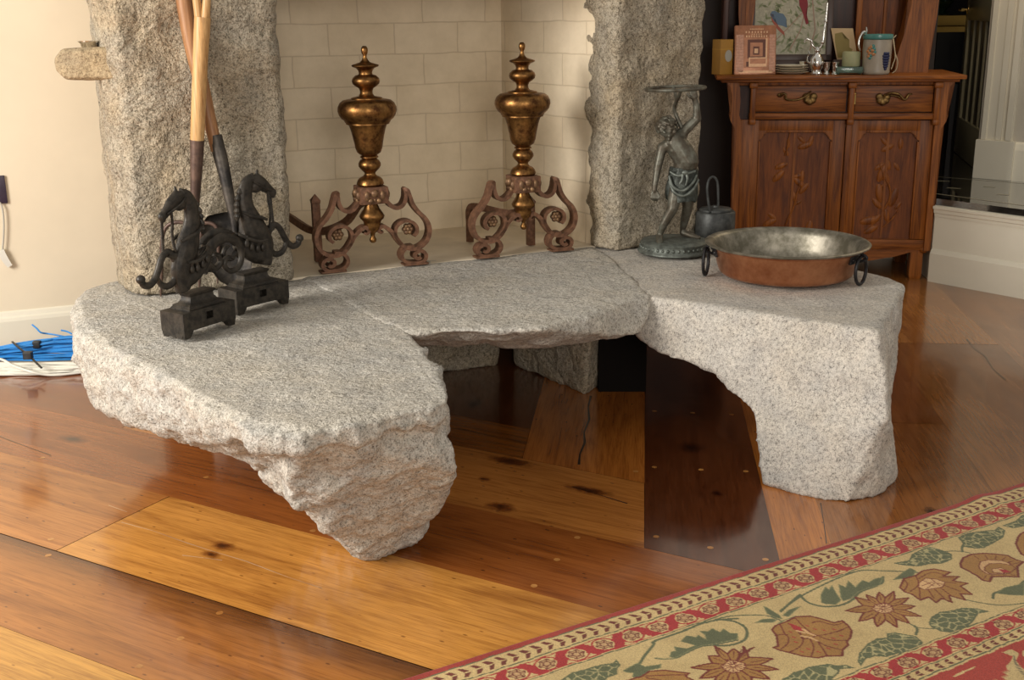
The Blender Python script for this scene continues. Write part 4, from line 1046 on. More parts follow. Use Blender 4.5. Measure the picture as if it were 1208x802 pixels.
# ------------------------------------------------------------------ bronze statue holding up a ring
SP = Z(795, 296.5, HZ); sf = plane(SP, 0.0)
t = thing('bronze_statue', 'bronze figure in a loincloth lifting a ring over his head, on a round base', 'statue', SP)
def S(x, y, d=0): s, z = sf(x, y); return Vector((s, d, z))
PXM = 1/337.0
bm = bmesh.new(); lathe(bm, [(0,0),(.124,0),(.128,.004),(.127,.010),(.120,.015),(.117,.030),(.119,.036),(.113,.042),(.06,.046),(0,.047)], 48); bb = bm
for k in range(40):
    a = k*2*PI/40; ball(bb, (math.cos(a)*.118, math.sin(a)*.118, .022), .006, 1, (1, 1, 1.2))
finish('base', bb, 'bronze green', t, angle=50)
def px(*v): return [q*PXM for q in v]
bm = bmesh.new()
chain(bm, [S(806,212,.0), S(806,198,-.004), S(810,190,-.012), S(803,178,-.006), S(796,168,-.002), S(793,163,.0)], px(14,13.2,14,14.2,13,8.5))
chain(bm, [S(796,168,.0), S(782,174,-.004)], px(10,6.5)); chain(bm, [S(796,167,.0), S(806,157,.006)], px(10,6.8))
chain(bm, [S(793,164,0), S(789,156,-.006)], px(5.5,5))
chain(bm, [S(781,174,-.004), S(775.5,196,-.012), S(771.5,216,-.028), S(770.8,223,-.032)], px(6,5,3.3,3.2))
chain(bm, [S(806,156,.006), S(822.5,140,.004), S(821.5,124,-.002), S(818.5,115,-.006)], px(6.5,5.2,3.8,3.2))
chain(bm, [S(799,214,-.008), S(792,244,-.034), S(782,262,-.028), S(778,274,-.020)], px(10.5,6.6,5.2,3.6))
chain(bm, [S(777.5,277,-.016), S(776,283,-.050), S(775,285,-.068)], px(4.4,4.2,2.6))
chain(bm, [S(813,214,.010), S(812,246,.016), S(809,261,.026), S(807,272,.030)], px(10.5,6.4,5.4,3.6))
chain(bm, [S(807,276,.030), S(817,279,.012), S(825,280.5,.0)], px(4.2,3.6,2.2))
# hands with separate fingers
for k in range(4):
    o = -3.0+k*2.1
    chain(bm, [S(770.5+o,226,-.034), S(769.5+o*1.1,231.5,-.036-.002*k), S(771.5+o*.9,235.5-.5*abs(k-1.5),-.028), S(773+o*.8,233.5,-.020)], px(1.35,1.2,1.05,.9))
chain(bm, [S(774,225,-.036), S(776.8,229.5,-.042), S(775.5,233,-.042)], px(1.5,1.3,1.0))
for k in range(4):
    chain(bm, [S(815.5+k*2.1,114,-.010), S(814.0+k*2.2,108.5,-.012), S(814.5+k*2.0,105.2-.3*k,-.004), S(816+k*1.6,106,.004)], px(1.35,1.2,1.05,.9))
chain(bm, [S(816,116,-.012), S(811.5,113,-.016), S(810,109.5,-.014)], px(1.5,1.25,1.0))
# head: skull, jaw, nose, brow, cheeks
HC = S(786.5, 150, -.010); FD = Vector((.62, -.72, -.28)).normalized(); FS = Vector((.76, .65, 0)); FU = FD.cross(FS)*-1
if FU.z < 0: FU = -FU
ball(bm, HC, 10.5*PXM, 3, (1, 1.02, 1.08)); ball(bm, HC+FD*5.5*PXM-FU*4.5*PXM, 7*PXM, 2)
fp_ = lambda a, b, c: HC+(FD*c+FS*a+FU*b)*PXM
chain(bm, [fp_(0,2.2,10.2), fp_(0,-1.2,12.8)], px(1.3,1.9)); chain(bm, [fp_(-4.2,2.6,9.6), fp_(0,3.2,10.6), fp_(4.2,2.6,9.6)], px(1.4,1.5,1.4))
chain(bm, [fp_(-2,-4.2,10.8), fp_(2,-4.2,10.8)], px(1.3,1.3))
for q in (-1, 1): ball(bm, fp_(q*4.2,-1.2,8.8), 2.6*PXM, 2); ball(bm, fp_(q*2.8,1.2,9.9), 1.0*PXM, 2); ball(bm, fp_(q*9.6,0,-.5), 2.4*PXM, 2, (.8, 1, 1.3))
for x, y, d, r in ((806,174,-.034,6),(794,176,-.034,6),(811,191,-.036,8)): ball(bm, S(x,y,d+.012), r*PXM, 2, (1, .8, .9))
bm = remesh(bm, .0030, 2)
figure = finish('figure', bm, 'bronze verdigris', t, angle=180)
bm = bmesh.new(); rs = random.Random(3)
for k in range(230):
    v = Vector((rs.gauss(0, 1), rs.gauss(0, 1), rs.gauss(0, 1))).normalized()
    if v.z < -.45 or (v.dot(FD) > .55 and v.dot(FU) < .52): continue
    ball(bm, HC+v*rs.uniform(10.8, 12.4)*PXM, rs.uniform(1.7, 2.9)*PXM, 1)
for k in range(34): ball(bm, fp_(rs.uniform(-4.6, 4.6), rs.uniform(-12, -5.2), rs.uniform(6.5, 10.5)), rs.uniform(1.3, 2.2)*PXM, 1)
bm = remesh(bm, .0028, 0); finish('hair_and_beard', bm, 'bronze verdigris', figure, angle=180)
bm = bmesh.new(); seg = 48; rows = []
for i, (y, r, cx) in enumerate(((197,15.2,806),(200,16.4,806.5),(206,17.0,806),(214,17.6,805),(222,18.4,804),(230,18.4,803.5),(236,17.6,803))):
    r_ = []
    for j in range(seg):
        a = 2*PI*j/seg; fold = 1+.045*math.sin(a*9+i*.9)+.03*math.sin(a*5-i*.5)
        c = S(cx, y+(2.6*math.cos(a)+2.2*math.sin(a*2) if i > 3 else .6*math.cos(a)), 0); r_.append(bm.verts.new(c+Vector((math.cos(a)*r*PXM*fold, math.sin(a)*r*PXM*.82*fold-.006, 0))))
    rows.append(r_)
for a, b in zip(rows, rows[1:]):
    for j in range(seg): bm.faces.new((a[j], a[(j+1) % seg], b[(j+1) % seg], b[j]))
bm.faces.new(rows[0]); bmesh.ops.solidify(bm, geom=bm.faces[:], thickness=.003)
for pts in ([(788,206,-.030),(792,218,-.050),(803,222,-.056),(814,214,-.050),(820,205,-.036)], [(788,212,-.034),(793,224,-.052),(804,228,-.056),(815,221,-.052),(822,210,-.036)], [(789,201,-.034),(797,205,-.050),(806,203,-.052),(818,200,-.042)], [(806,200,-.052),(808,208,-.058),(806,216,-.058)], [(803,200,-.052),(802,209,-.058),(799,214,-.056)]):
    tube(bm, [S(*p) for p in pts], [.004]+[.0058]*(len(pts)-2)+[.004], 8)
ball(bm, S(805,201,-.056), .010, 2, (1.2, .8, .9))
finish('loincloth', bm, 'bronze green', figure, angle=60)
bm = bmesh.new(); rc = S(796.6,104.3,-.0); rr = 34.2*PXM; P = []
for k in range(49):
    a = 2*PI*k/48; P.append(rc+Vector((math.cos(a)*rr, math.sin(a)*rr, math.cos(a)*rr*.035)))
tube(bm, P, .0055, 8, None, None, 1, cap=False)
finish('ring', bm, 'bronze verdigris', t)
bm = bmesh.new(); tube(bm, [S(805,152,.004), S(801,143,.01), S(796.5,132,.01), S(796,124,-.004), S(798,113,-.05), S(798.5,104.5,-.100)], [.008,.0075,.007,.0065,.006,.0055], 8)
tube(bm, [S(796.5,130,.01), S(800,118,.05), S(799,104.5,.100)], [.0065,.0055,.005], 8)
finish('stem', bm, 'bronze verdigris', t)
# ------------------------------------------------------------------ copper pan
PP = Vector((.886, 3.655, HZ+.001))
t = thing('copper_pan', 'wide round copper pan with a tinned inside and iron ring handles', 'pan', PP)
bm = bmesh.new(); lathe(bm, [(0,.0),(.17,.0),(.200,.002),(.210,.009),(.2155,.020),(.2185,.030),(.2195,.031),(.2255,.056),(.2265,.057),(.234,.086),(.238,.093),(.247,.097),(.254,.100)], 72); finish('pan_body', bm, 'copper', t, angle=60)
bm = bmesh.new(); lathe(bm, [(.255,.0985),(.259,.1005),(.2605,.104),(.257,.1065),(.250,.1065),(.238,.102),(.231,.096),(.226,.084),(.216,.040),(.206,.014),(.192,.0055),(.15,.004),(0,.004)], 72); finish('tin_lining', bm, 'tinned metal', t, angle=60)
for a, tilt in ((math.radians(176), 0.0), (math.radians(-36), .5)):
    d = Vector((math.cos(a), math.sin(a), 0)); sd = Vector((-d.y, d.x, 0)); bm = bmesh.new()
    c = d*.229
    for k in (-1, 0, 1): pass
    P = [d*.2235+sd*u+Vector((0, 0, .078)) for u in (-.050, -.025, 0, .025, .050)]
    P = [Vector((math.cos(a+u), math.sin(a+u), 0))*.2325+Vector((0, 0, .076)) for u in (-.22, -.11, 0, .11, .22)]
    tube(bm, P, .0115, N=(0, 0, 1), wid=.012, square=True, k=3) if False else tube(bm, P, .0035, N=(0, 0, 1), wid=.0125, square=True, k=3)
    for u in (-.17, .17): ball(bm, Vector((math.cos(a+u), math.sin(a+u), 0))*.2355+Vector((0, 0, .076)), .006, 2)
    br = finish('handle_bracket', bm, 'handle iron', t, angle=50)
    bm = bmesh.new(); lp = d*.232+Vector((0, 0, .080))
    tube(bm, [lp+d*(math.sin(k*PI/8)*.030)+Vector((0, 0, .016-.032*k/8)) for k in range(9)], .0045, 8, None, None, 2)
    finish('handle_eye', bm, 'handle iron', t)
    bm = bmesh.new(); rc = lp+d*(.014 if tilt else .024)+Vector((0, 0, -.040)); P = []
    ax = (sd if tilt else (sd*.55+d*.2)).normalized() if not tilt else (sd*.85+d*.12).normalized()
    for k in range(33):
        q = 2*PI*k/32; P.append(rc+ax*(math.cos(q)*.034)+Vector((0, 0, math.sin(q)*.044)))
    tube(bm, P, .0055, 8, None, None, 1, cap=False); finish('ring_handle', bm, 'handle iron', t)
# ------------------------------------------------------------------ grey lidded pot behind the statue
PO = Z(843, 279, HZ+.001)
t = thing('lidded_pot', 'small grey metal pot with a flat lid and a tall hoop handle, beside the statue', 'pot', PO)
bm = bmesh.new(); lathe(bm, [(0,0),(.068,0),(.073,.005),(.0745,.05),(.0735,.094),(.070,.098),(0,.098)], 40); finish('pot_body', bm, 'pot grey', t, angle=50)
bm = bmesh.new(); lathe(bm, [(0,.0982),(.060,.0982),(.061,.104),(.058,.108),(.03,.111),(.012,.112),(.011,.118),(0,.120)], 40); finish('lid', bm, 'pot grey', t, angle=50)
bm = bmesh.new(); tube(bm, [(-.030,-.055,.10),(-.034,-.03,.14),(-.036,-.01,.18),(-.030,.0,.212),(-.014,.004,.224),(.002,.006,.210),(.008,.006,.17),(.010,.006,.115)], .0048, 8); finish('hoop_handle', bm, 'pot grey', t)
# ------------------------------------------------------------------ stone shelf on the pillar with a small dish
qd_ = 3.80
qd_ = 3.60; c0 = Yd(66, 92, qd_-.08); c1 = Yd(150, 60, qd_)
x0, x1, z0_, z1_ = c0.x, c1.x+.02, Yd(100, 96, qd_-.08).z, Yd(100, 55, qd_-.08).z
h = []
for x, iz in ((x0, .028), (x0+.025, .006), (x1, 0)):
    for y in (qd_-.085, qd_-.07, qd_+.08):
        s_ = .008 if y < qd_-.08 else 0
        h += [Vector((x, y, z0_+iz+s_)), Vector((x, y, z1_-iz-s_))]
bm = rock([h], .006, .006, 9, None, 2, .6)
tag(finish('stone_shelf', bm, 'granite tan', angle=180), 'small tan stone shelf sticking out of the left pillar', 'shelf')
dd = Yd(106, 56, qd_-.042); 
bm = bmesh.new(); lathe(bm, [(0,.0),(.020,0),(.024,.004),(.026,.013),(.034,.018),(.0345,.020),(.030,.0195),(.023,.012),(.018,.005),(0,.004)], 32)
tag(finish('metal_dish', bm, 'silver', loc=(dd.x, dd.y, z1_-.0045), angle=50), 'little silver dish on the tan stone shelf', 'dish')
# ------------------------------------------------------------------ cables on the floor by the left wall
rs = random.Random(11)
def strands(n, f, rad, seed):
    r = random.Random(seed); bm = bmesh.new()
    for i in range(n):
        a = (i+r.random())/n; w1 = r.uniform(0, 6); P = []
        for x in (-90, -50, -15, 20, 50, 80, 105, 130):
            y, z = f(a, x); P.append(Z(x, y+r.uniform(-1.2, 1.2), max(rad+.001, z+r.uniform(-.006, .006))))
        tube(bm, P, rad, 6, None, None, 4)
    return bm
bm = strands(44, lambda a, x: ((411+(396.5-411)*max(0, min(1, (x+10)/85)))*(1-a)+424.5*a, .080*(1-a)*(.5+.5*max(0, min(1, (x+40)/100)))+.012), .0034, 5)
for P in ([(38,383,.12),(43,387,.11),(48,392,.095),(56,393.5,.085),(66,395,.08),(90,400,.06)], [(72,389.5,.10),(79,391,.095),(86,394.5,.085),(100,402,.05)]): tube(bm, [Z(*p) for p in P], .0034, 6)
o = tag(finish('cable_bundle', bm, 'blue cable'), 'bundle of bright blue cables tied with a black strap by the wall', 'cables', 'coiled cables on the floor')
bm = bmesh.new(); tube(bm, [Z(14.5,403,.085), Z(22,410,.083), Z(30,416,.076), Z(36,421,.062), Z(42,427,.052), Z(49,434,.045)], .0035, N=(0, 0, 1), wid=.002, square=True, k=3)
c = Z(33,418.5,.078); box(bm, c.x-.016, c.x+.016, c.y-.012, c.y+.012, c.z-.016, c.z+.012, 0, .003); finish('cable_tie', bm, 'tie black', o)
bm = bmesh.new(); c = Z(43.5,405.5,.078); box(bm, c.x-.014, c.x+.014, c.y-.012, c.y+.012, c.z-.016, c.z+.012, 0, .004); finish('cable_tie', bm, 'tie black', o)
bm = strands(24, lambda a, x: (428.5+13*a-3*max(0, min(1, (x-40)/60))*a, .030*(1-a)+.006), .0042, 8)
for P in ([(-20,420,.03),(2,424,.045),(15,431,.04),(35,438,.03),(55,442,.012),(75,441.5,.008),(105,438,.008)],): tube(bm, [Z(*p) for p in P], .0048, 8)
tag(finish('cable_bundle', bm, 'white cable'), 'coil of off-white cables lying in front of the blue ones', 'cables', 'coiled cables on the floor')
# ------------------------------------------------------------------ wall socket and lead
wf = plane(WL, TH)
def wl(x, y, out=0): s, z = wf(x, y); return up((WL+TX*s-TY*out), z)
t = thing('wall_socket', 'dark purple socket plate on the cream wall', 'wall socket', wl(0, 240), TH)
s0, zt = wf(-26, 209); s1, zb = wf(9.5, 240); sc_, _ = wf(0, 240)
bm = bmesh.new(); box(bm, s0-sc_, s1-sc_, -.011, 0, 0, zt-zb, 0, .003); finish('plate', bm, 'plate purple', t)
bm = bmesh.new(); box(bm, -.045, -.012, -.014, -.0112, .03, zt-zb-.03, 0, .001); finish('outlet', bm, 'tie black', t)
t = thing('patch_lead', 'white lead hanging below the purple socket, ending in a plug', 'lead', wl(3, 300), TH)
inv = t.matrix_basis.inverted(); bm = bmesh.new()
tube(bm, [inv @ wl(x, y, o) for x, y, o in ((0,238,.012),(3,246,.016),(4.5,262,.016),(4,282,.016),(2.5,296,.016))], .0035, 8); finish('wire', bm, 'label grey', t)
bm = bmesh.new(); tube(bm, [inv @ wl(x, y, o) for x, y, o in ((1,294,.015),(5,303,.015),(12,313,.015))], [.012,.013,.010], N=None, wid=[.009,.009,.007], square=True, k=3); finish('plug', bm, 'white cable', t)

# ------------------------------------------------------------------ carved oak sideboard with an upper hutch
SBO = CP0 - CX*.455
sb = thing('sideboard', 'carved reddish oak sideboard with two drawers and two doors by the doorway', 'sideboard', SBO, CA)
def bx_(name, mat, boxes, parent=sb, bev=.002):
    bm = bmesh.new()
    for b in boxes: box(bm, b[0]+.455, b[1]+.455, *b[2:], 0, bev)
    return finish(name, bm, mat, parent, angle=35)
TOP = .985
bx_('carcass', 'cabinet dark', [(-.915, .008, .03, .45, .146, .955)])  # same oak, with the shade of sides and recesses put into its colour
bx_('worktop', 'cabinet oak cross', [(-1.03, .118, -.055, .47, .966, TOP), (-1.005, .092, -.04, .46, .953, .967)], bev=.005)
# frame: stiles and rails around drawers and doors
bx_('front_frame', 'cabinet oak', [(-.915, -.842, .0, .035, .146, .775), (-.405, -.378, -.006, .035, .146, .953), (.002, .022, -.002, .035, .146, .953), (-.93, .03, .004, .035, .937, .953)])
bx_('rail', 'cabinet oak cross', [(-.868, .012, -.024, .03, .778, .808)], bev=.006)
bx_('rail', 'cabinet oak cross', [(-.915, .022, -.004, .035, .146, .196)], bev=.004)
# brackets that flare out below the top
for sg, c in ((-1, -.915), (1, .010)):
    pts = [(.064,.953),(.010,.953),(.000,.925),(-.004,.86),(.0,.80),(-.010,.770),(-.012,.70),(-.012,.146),(.018,.146),(.018,.735),(.030,.752),(.040,.772),(.046,.80),(.040,.82),(.036,.85),(.037,.90),(.044,.93)]
    bm = bmesh.new(); prism(bm, [(c+.455+sg*x, z) for x, z in pts], 'y', -.022, .05); ngon_fix(bm); finish('bracket_post', bm, 'cabinet oak', sb, angle=35)
for x in (-.852, -.392, .0):
    bm = bmesh.new(); z0 = .768
    box(bm, x+.455-.013, x+.455+.013, -.034, .0, z0, .953, 0, .006)
    box(bm, x+.455-.020, x+.455+.020, -.042, .0, .925, .952, 0, .008); box(bm, x+.455-.016, x+.455+.016, -.040, .0, z0-.014, z0+.012, 0, .007)
    finish('carved_bead', bm, 'cabinet oak', sb, angle=35)
# legs, knobs and the shaped apron
for x in (-.90, -.028):
    for y in (.012, .40):
        bm = bmesh.new(); loft_rect(bm, [(.024,.022,0),(.028,.024,.006),(.030,.026,.02),(.030,.026,.146)], x+.455, y+.02)
        if y < .1: ball(bm, (x+.455+(.03 if x > -.5 else -.03), .01, .146), .022, 2, (1, 1, .9))
        finish('leg', bm, 'cabinet oak', sb, angle=40)
bm = bmesh.new(); pts = [(-.90,.150),(-.885,.142),(-.80,.112),(-.66,.088),(-.455,.082),(-.26,.086),(-.14,.108),(-.03,.142),(-.015,.150)]
prism(bm, [(x+.455, z) for x, z in pts], 'y', .004, .03); ngon_fix(bm); finish('apron', bm, 'cabinet oak cross', sb, angle=35)
# drawers
def leafy(bm, c, r, n=5):
    for k in range(n):
        a = PI/2+(k-(n-1)/2)*.85; ball(bm, c+Vector((math.cos(a)*r*.55, -.004, -math.sin(a)*r*.65)), r*.62, 2, (1, .35, 1))
for x0, x1, hs in ((-.840, -.412, -1), (-.372, -.014, 1)):
    d = bx_('drawer', 'cabinet oak cross', [(x0, x1, .006, .30, .812, .934)], bev=.003)
    bm = bmesh.new(); cx = (x0+x1)/2+.455; zz = .880
    if hs < 0:
        tube(bm, [(cx-.098, -.012, zz+.006), (cx-.090, -.02, zz+.020), (cx-.074, -.022, zz+.016), (cx-.072, -.02, zz-.004), (cx-.05, -.026, zz-.010), (cx-.01, -.030, zz-.006), (cx+.025, -.024, zz+.012), (cx+.045, -.012, zz+.030)], [.005,.006,.006,.006,.0055,.0055,.006,.004], 8)
        ball(bm, (cx-.098, -.006, zz+.012), .012, 2, (1.2, .4, .9))
        leafy(bm, Vector((cx+.042, -.004, zz+.002)), .030)
    else:
        leafy(bm, Vector((cx-.052, -.004, zz+.000)), .030)
        tube(bm, [(cx-.05, -.014, zz+.008), (cx-.02, -.026, zz+.022), (cx+.015, -.030, zz+.016), (cx+.038, -.026, zz-.006), (cx+.05, -.022, zz-.006), (cx+.062, -.018, zz+.014), (cx+.078, -.01, zz+.016)], [.005,.006,.006,.006,.006,.0055,.004], 8)
        tube(bm, [(cx-.03, -.010, zz+.012), (cx+.01, -.018, zz+.006), (cx+.034, -.018, zz-.008)], [.004,.005,.004], 8)
    finish('handle', bm, 'dark brass', d, angle=60)
bm = bmesh.new(); tube(bm, [(-.377+.455, -.012, .855), (-.377+.455, -.012, .895)], .006, 8, k=1); ball(bm, (-.377+.455, -.012, .898), .008, 2); ball(bm, (-.377+.455, -.012, .852), .008, 2); finish('hinge', bm, 'brass handle', sb)
# doors with recessed carved panels
def leaf3(bm, x, z, L, ang, y=-.002, w=.42):
    m = Matrix.Rotation(-ang, 4, 'Y'); ball(bm, (x, y+.001, z), L/2, 2, (1, .11, w), rot=m)
for x0, x1, p0, p1, zb_, seed in ((-.868, -.408, -.815, -.468, .205, 1), (-.378, -.002, -.345, -.062, .200, 2)):
    zt_ = .772; pt = .722; y0, y1 = .004, .03
    d = bx_('door', 'cabinet oak', [(x0, p0, y0, y1, .198, zt_), (p1, x1, y0, y1, .198, zt_), (p0-.001, p1+.001, y0, y1, pt, zt_)], bev=.0025)
    bm = bmesh.new()
    for sg, px_ in ((1, p0), (-1, p1)):
        prism(bm, [(px_+.455-sg*.001, pt+.001), (px_+.455+sg*.045, pt+.001), (px_+.455+sg*.036, pt-.012), (px_+.455+sg*.018, pt-.022), (px_+.455+sg*.010, pt-.040), (px_+.455-sg*.001, pt-.046)], 'y', y0, y1)
    ngon_fix(bm)
    for a, b, z0, z1 in ((p0+.455, p0+.463, .2, pt-.05), (p1+.447, p1+.455, .2, pt-.05)): box(bm, a, b, -.002, y1, z0, z1, 0, .003)
    box(bm, p0+.49, p1+.42, -.002, y1, pt-.008, pt+.002, 0, .003)
    finish('panel_moulding', bm, 'cabinet oak', d, angle=40)
    pn = bx_('panel', 'cabinet panel', [(p0-.004, p1+.004, .018, .029, .195, pt+.005)], d, 0)
    bm = bmesh.new(); cx = (p0+p1)/2+.455; Y0 = .0175
    if seed == 1:
        tube(bm, [(cx-.035,Y0,.21),(cx-.02,Y0-.002,.27),(cx+.012,Y0-.003,.35),(cx+.025,Y0-.003,.42),(cx+.04,Y0-.002,.48)], [.005,.005,.005,.004,.003], 8)
        tube(bm, [(cx-.045,Y0,.60),(cx-.035,Y0-.003,.64),(cx-.03,Y0-.003,.68),(cx-.025,Y0-.002,.715)], [.004,.005,.004,.003], 8)
        LV = [(.03,.47,.075,2.4),(.055,.44,.07,.9),(.02,.50,.06,.3),(.045,.50,.06,1.5),(.012,.40,.06,1.9),(.03,.37,.045,.5),(-.10,.27,.08,.5),(-.09,.30,.06,2.5),(-.12,.23,.06,1.2),(.09,.24,.09,1.4),(.05,.65,.08,.35),(.075,.67,.06,1.2),(.03,.68,.05,2.4),(-.04,.62,.05,2.1),(-.06,.55,.07,.4),(-.07,.50,.08,.8),(-.03,.66,.045,1.7),(.02,.23,.06,.9)]
    else:
        tube(bm, [(cx+.00,Y0,.33),(cx+.03,Y0-.003,.40),(cx+.02,Y0-.003,.46),(cx-.005,Y0-.003,.50),(cx-.03,Y0-.002,.56)], [.005,.005,.005,.004,.003], 8)
        tube(bm, [(cx+.005,Y0,.25),(cx+.05,Y0-.002,.30),(cx+.075,Y0-.002,.34)], [.004,.004,.003], 8)
        LV = [(-.015,.52,.10,1.2),(.0,.50,.08,2.0),(-.03,.55,.06,.6),(.01,.56,.06,1.9),(-.02,.42,.10,1.75),(.045,.40,.10,1.3),(-.03,.37,.07,2.3),(-.06,.285,.10,.2),(-.03,.29,.07,.9),(.02,.31,.07,1.8),(-.015,.67,.06,2.3),(.0,.64,.07,.5),(.06,.66,.06,1.6),(.05,.55,.05,2.2),(-.05,.24,.08,.5),(.07,.36,.05,.9),(.0,.46,.04,.3)]
    for x, z, L, a in LV: leaf3(bm, cx+x, z, L, a, Y0)
    box(bm, cx-.006, cx+.006, .014, .0185, .20, pt-.005)
    finish('carving', bm, 'cabinet oak', pn, angle=60)
# hutch on the back of the top
bx_('hutch_back', 'cabinet dark', [(-.93, .0, .40, .43, TOP, 1.95)])
bx_('hutch_side', 'cabinet dark', [(-1.0, -.975, .20, .44, TOP, 1.95), (-.975, -.92, .38, .40, TOP, 1.95)])
bx_('hutch_panel', 'cabinet panel', [(-.335, -.02, .345, .375, TOP, 1.95)])
bx_('hutch_bead', 'cabinet oak', [(-.345, -.320, .325, .36, TOP, 1.95), (-.215, -.200, .330, .36, 1.03, 1.95)])
bm = bmesh.new(); prism(bm, [(x+.455, z) for x, z in ((-.165,TOP),(-.008,TOP),(-.010,1.03),(-.006,1.07),(.004,1.14),(.012,1.25),(.016,1.35),(.016,1.95),(-.110,1.95),(-.110,1.30),(-.135,1.16),(-.160,1.06))], 'y', .20, .345); ngon_fix(bm); finish('hutch_post', bm, 'cabinet oak', sb, angle=35)
bm = bmesh.new(); prism(bm, [(x+.455, z) for x, z in ((-.905,TOP),(-.868,TOP),(-.865,1.15),(-.850,1.28),(-.842,1.40),(-.842,1.95),(-.930,1.95),(-.930,1.40),(-.925,1.26),(-.910,1.12))], 'y', .20, .26)
box(bm, -.892+.455, -.880+.455, .192, .205, TOP, 1.95); ngon_fix(bm); finish('hutch_post', bm, 'cabinet oak', sb, angle=35)
# ------------------------------------------------------------------ things on the sideboard
def on(s, y, z=0): return up(CP0+CX*s+CY*y, TOP+.0008+z)
t = thing('yellow_box', 'tall yellow box with a grey oval label at the left end of the sideboard', 'box', on(-1.00, .10), CA+.55)
bm = bmesh.new(); box(bm, -.036, .036, -.036, .036, 0, .165, 0, .002); finish('box_body', bm, 'yellow box', t)
bm = bmesh.new(); box(bm, -.0365, .0365, -.0365, .0365, .118, .121); finish('lid_seam', bm, 'box front', t)
bm = bmesh.new(); prism(bm, [(.010+.020*math.cos(k*PI/10), .088+.028*math.sin(k*PI/10)) for k in range(20)], 'y', -.0368, -.0355); ngon_fix(bm); finish('label_patch', bm, 'label grey', t, smooth=False)
# copper-coloured picture book, leaning
t = thing('picture_book', 'copper coloured picture book showing a brick fireplace hall, propped on the sideboard', 'book', on(-.838, .075), CA+.06)
t.rotation_euler = (math.radians(-9), 0, CA+.10)
bm = bmesh.new(); box(bm, -.100, .090, .001, .024, .002, .226); finish('pages', bm, 'page cream', t, smooth=False)
bm = bmesh.new(); box(bm, -.104, .094, -.003, .001, 0, .232, 0, .001); box(bm, -.104, .094, .024, .027, 0, .232, 0, .001); finish('cover', bm, 'copper cover', t)
bm = bmesh.new(); Yc = -.0034
def fr(x0, x1, z0, z1, mi, o=0): box(bm, x0, x1, Yc-.0003-o, -.0028, z0, z1, mi)
fr(-.098, -.062, .012, .188, 1); fr(.062, .090, .012, .188, 1); fr(-.060, .060, .03, .175, 0)
for k in range(12): fr(-.098, -.062, .020+k*.0138, .0215+k*.0138, 0, .0002); fr(.062, .090, .020+k*.0138, .0215+k*.0138, 0, .0002)
fr(-.046, .046, .075, .165, 2, .0002); fr(-.030, .030, .085, .150, 3, .0004); fr(-.016, .014, .092, .132, 2, .0006); fr(-.010, .008, .100, .122, 4, .0008)
fr(-.050, -.043, .06, .165, 3, .0003); fr(.044, .052, .055, .17, 4, .0003); fr(-.036, .050, .036, .080, 4, .0008); fr(-.030, .046, .050, .074, 3, .0010); fr(-.085, .08, .006, .018, 4)
fr(-.048, -.036, .036, .06, 2, .0009)
r_ = random.Random(2)
for z, w, n in ((.214, .060, 9), (.200, .100, 8), (.190, .044, 5), (.180, .096, 9)):
    for k in range(n):
        x = -w/2+w*k/(n-1); hh = .0052 if z in (.200, .180) else .0026
        fr(x-.003, x+.0028, z-hh*.9, z+hh*.9, 4, .0004)
finish('cover_picture', bm, ['copper cover', 'cover pink', 'cover dark', 'copper cover', 'cover light'], t, smooth=False)
# stack of plates
for k in range(4):
    bm = bmesh.new(); s_ = (1, .99, .98, .97)[k]
    lathe(bm, [(0,.0),(.045,.0),(.050,.001),(.066*s_,.0065),(.080*s_,.009),(.081*s_,.0105),(.066*s_,.0095),(.05,.004),(0,.003)], 40)
    tag(finish('plate', bm, 'plate rim', loc=tuple(on(-.668+(.002, -.003, .002, 0)[k], .10, .0107*k)), angle=50), ('bottom plate of the small cream stack on the sideboard', 'second plate from the bottom of the cream stack on the sideboard', 'third plate from the bottom of the cream stack on the sideboard', 'topmost plate of the small cream stack on the sideboard')[k], 'plate', 'stacked plates on the sideboard')
# framed picture of birds
t = thing('framed_picture', 'framed picture of a blue and a red bird, leaning on the hutch back', 'picture', on(-.665, .27), CA)
t.rotation_euler = (math.radians(-7), 0, CA)
bm = bmesh.new(); W_, H_, f_ = .205, .50, .030; Z0 = .055
for b in ((-W_, W_, Z0, Z0+f_), (-W_, W_, Z0+H_-f_, Z0+H_), (-W_, -W_+f_, Z0, Z0+H_), (W_-f_, W_, Z0, Z0+H_)): box(bm, b[0], b[1], -.012, .012, b[2], b[3], 0, .003)
box(bm, -.15, .15, -.03, .03, 0, .055, 0, .003)
finish('frame', bm, 'frame dark', t)
bm = bmesh.new(); box(bm, -W_+f_-.002, W_-f_+.002, .0, .006, Z0+f_-.002, Z0+H_-f_+.002); pic = finish('picture', bm, 'picture mat', t, smooth=False)
bm = bmesh.new(); r_ = random.Random(4)
def blobp(pts, mi, y=-.0012): prism(bm, pts, 'y', y, .0005, mi)
for k in range(150):
    x, z, a, L = r_.uniform(-.165, .165), r_.uniform(Z0+.045, Z0+.40), r_.uniform(0, PI), r_.uniform(.012, .026)
    dx, dz = math.cos(a)*L, math.sin(a)*L
    blobp([(x-dx, z-dz), (x-dz*.3, z+dx*.3), (x+dx, z+dz), (x+dz*.3, z-dx*.3)], 0, -.0006)
for P in (((-.12,Z0+.05),(-.02,Z0+.15),(.09,Z0+.27)), ((.0,Z0+.05),(.05,Z0+.15),(.07,Z0+.25)), ((.10,Z0+.05),(.12,Z0+.15),(.10,Z0+.30))):
    for (x, z), (x2, z2) in zip(P, P[1:]): blobp([(x-.003, z), (x+.003, z), (x2+.003, z2), (x2-.003, z2)], 3, -.0009)
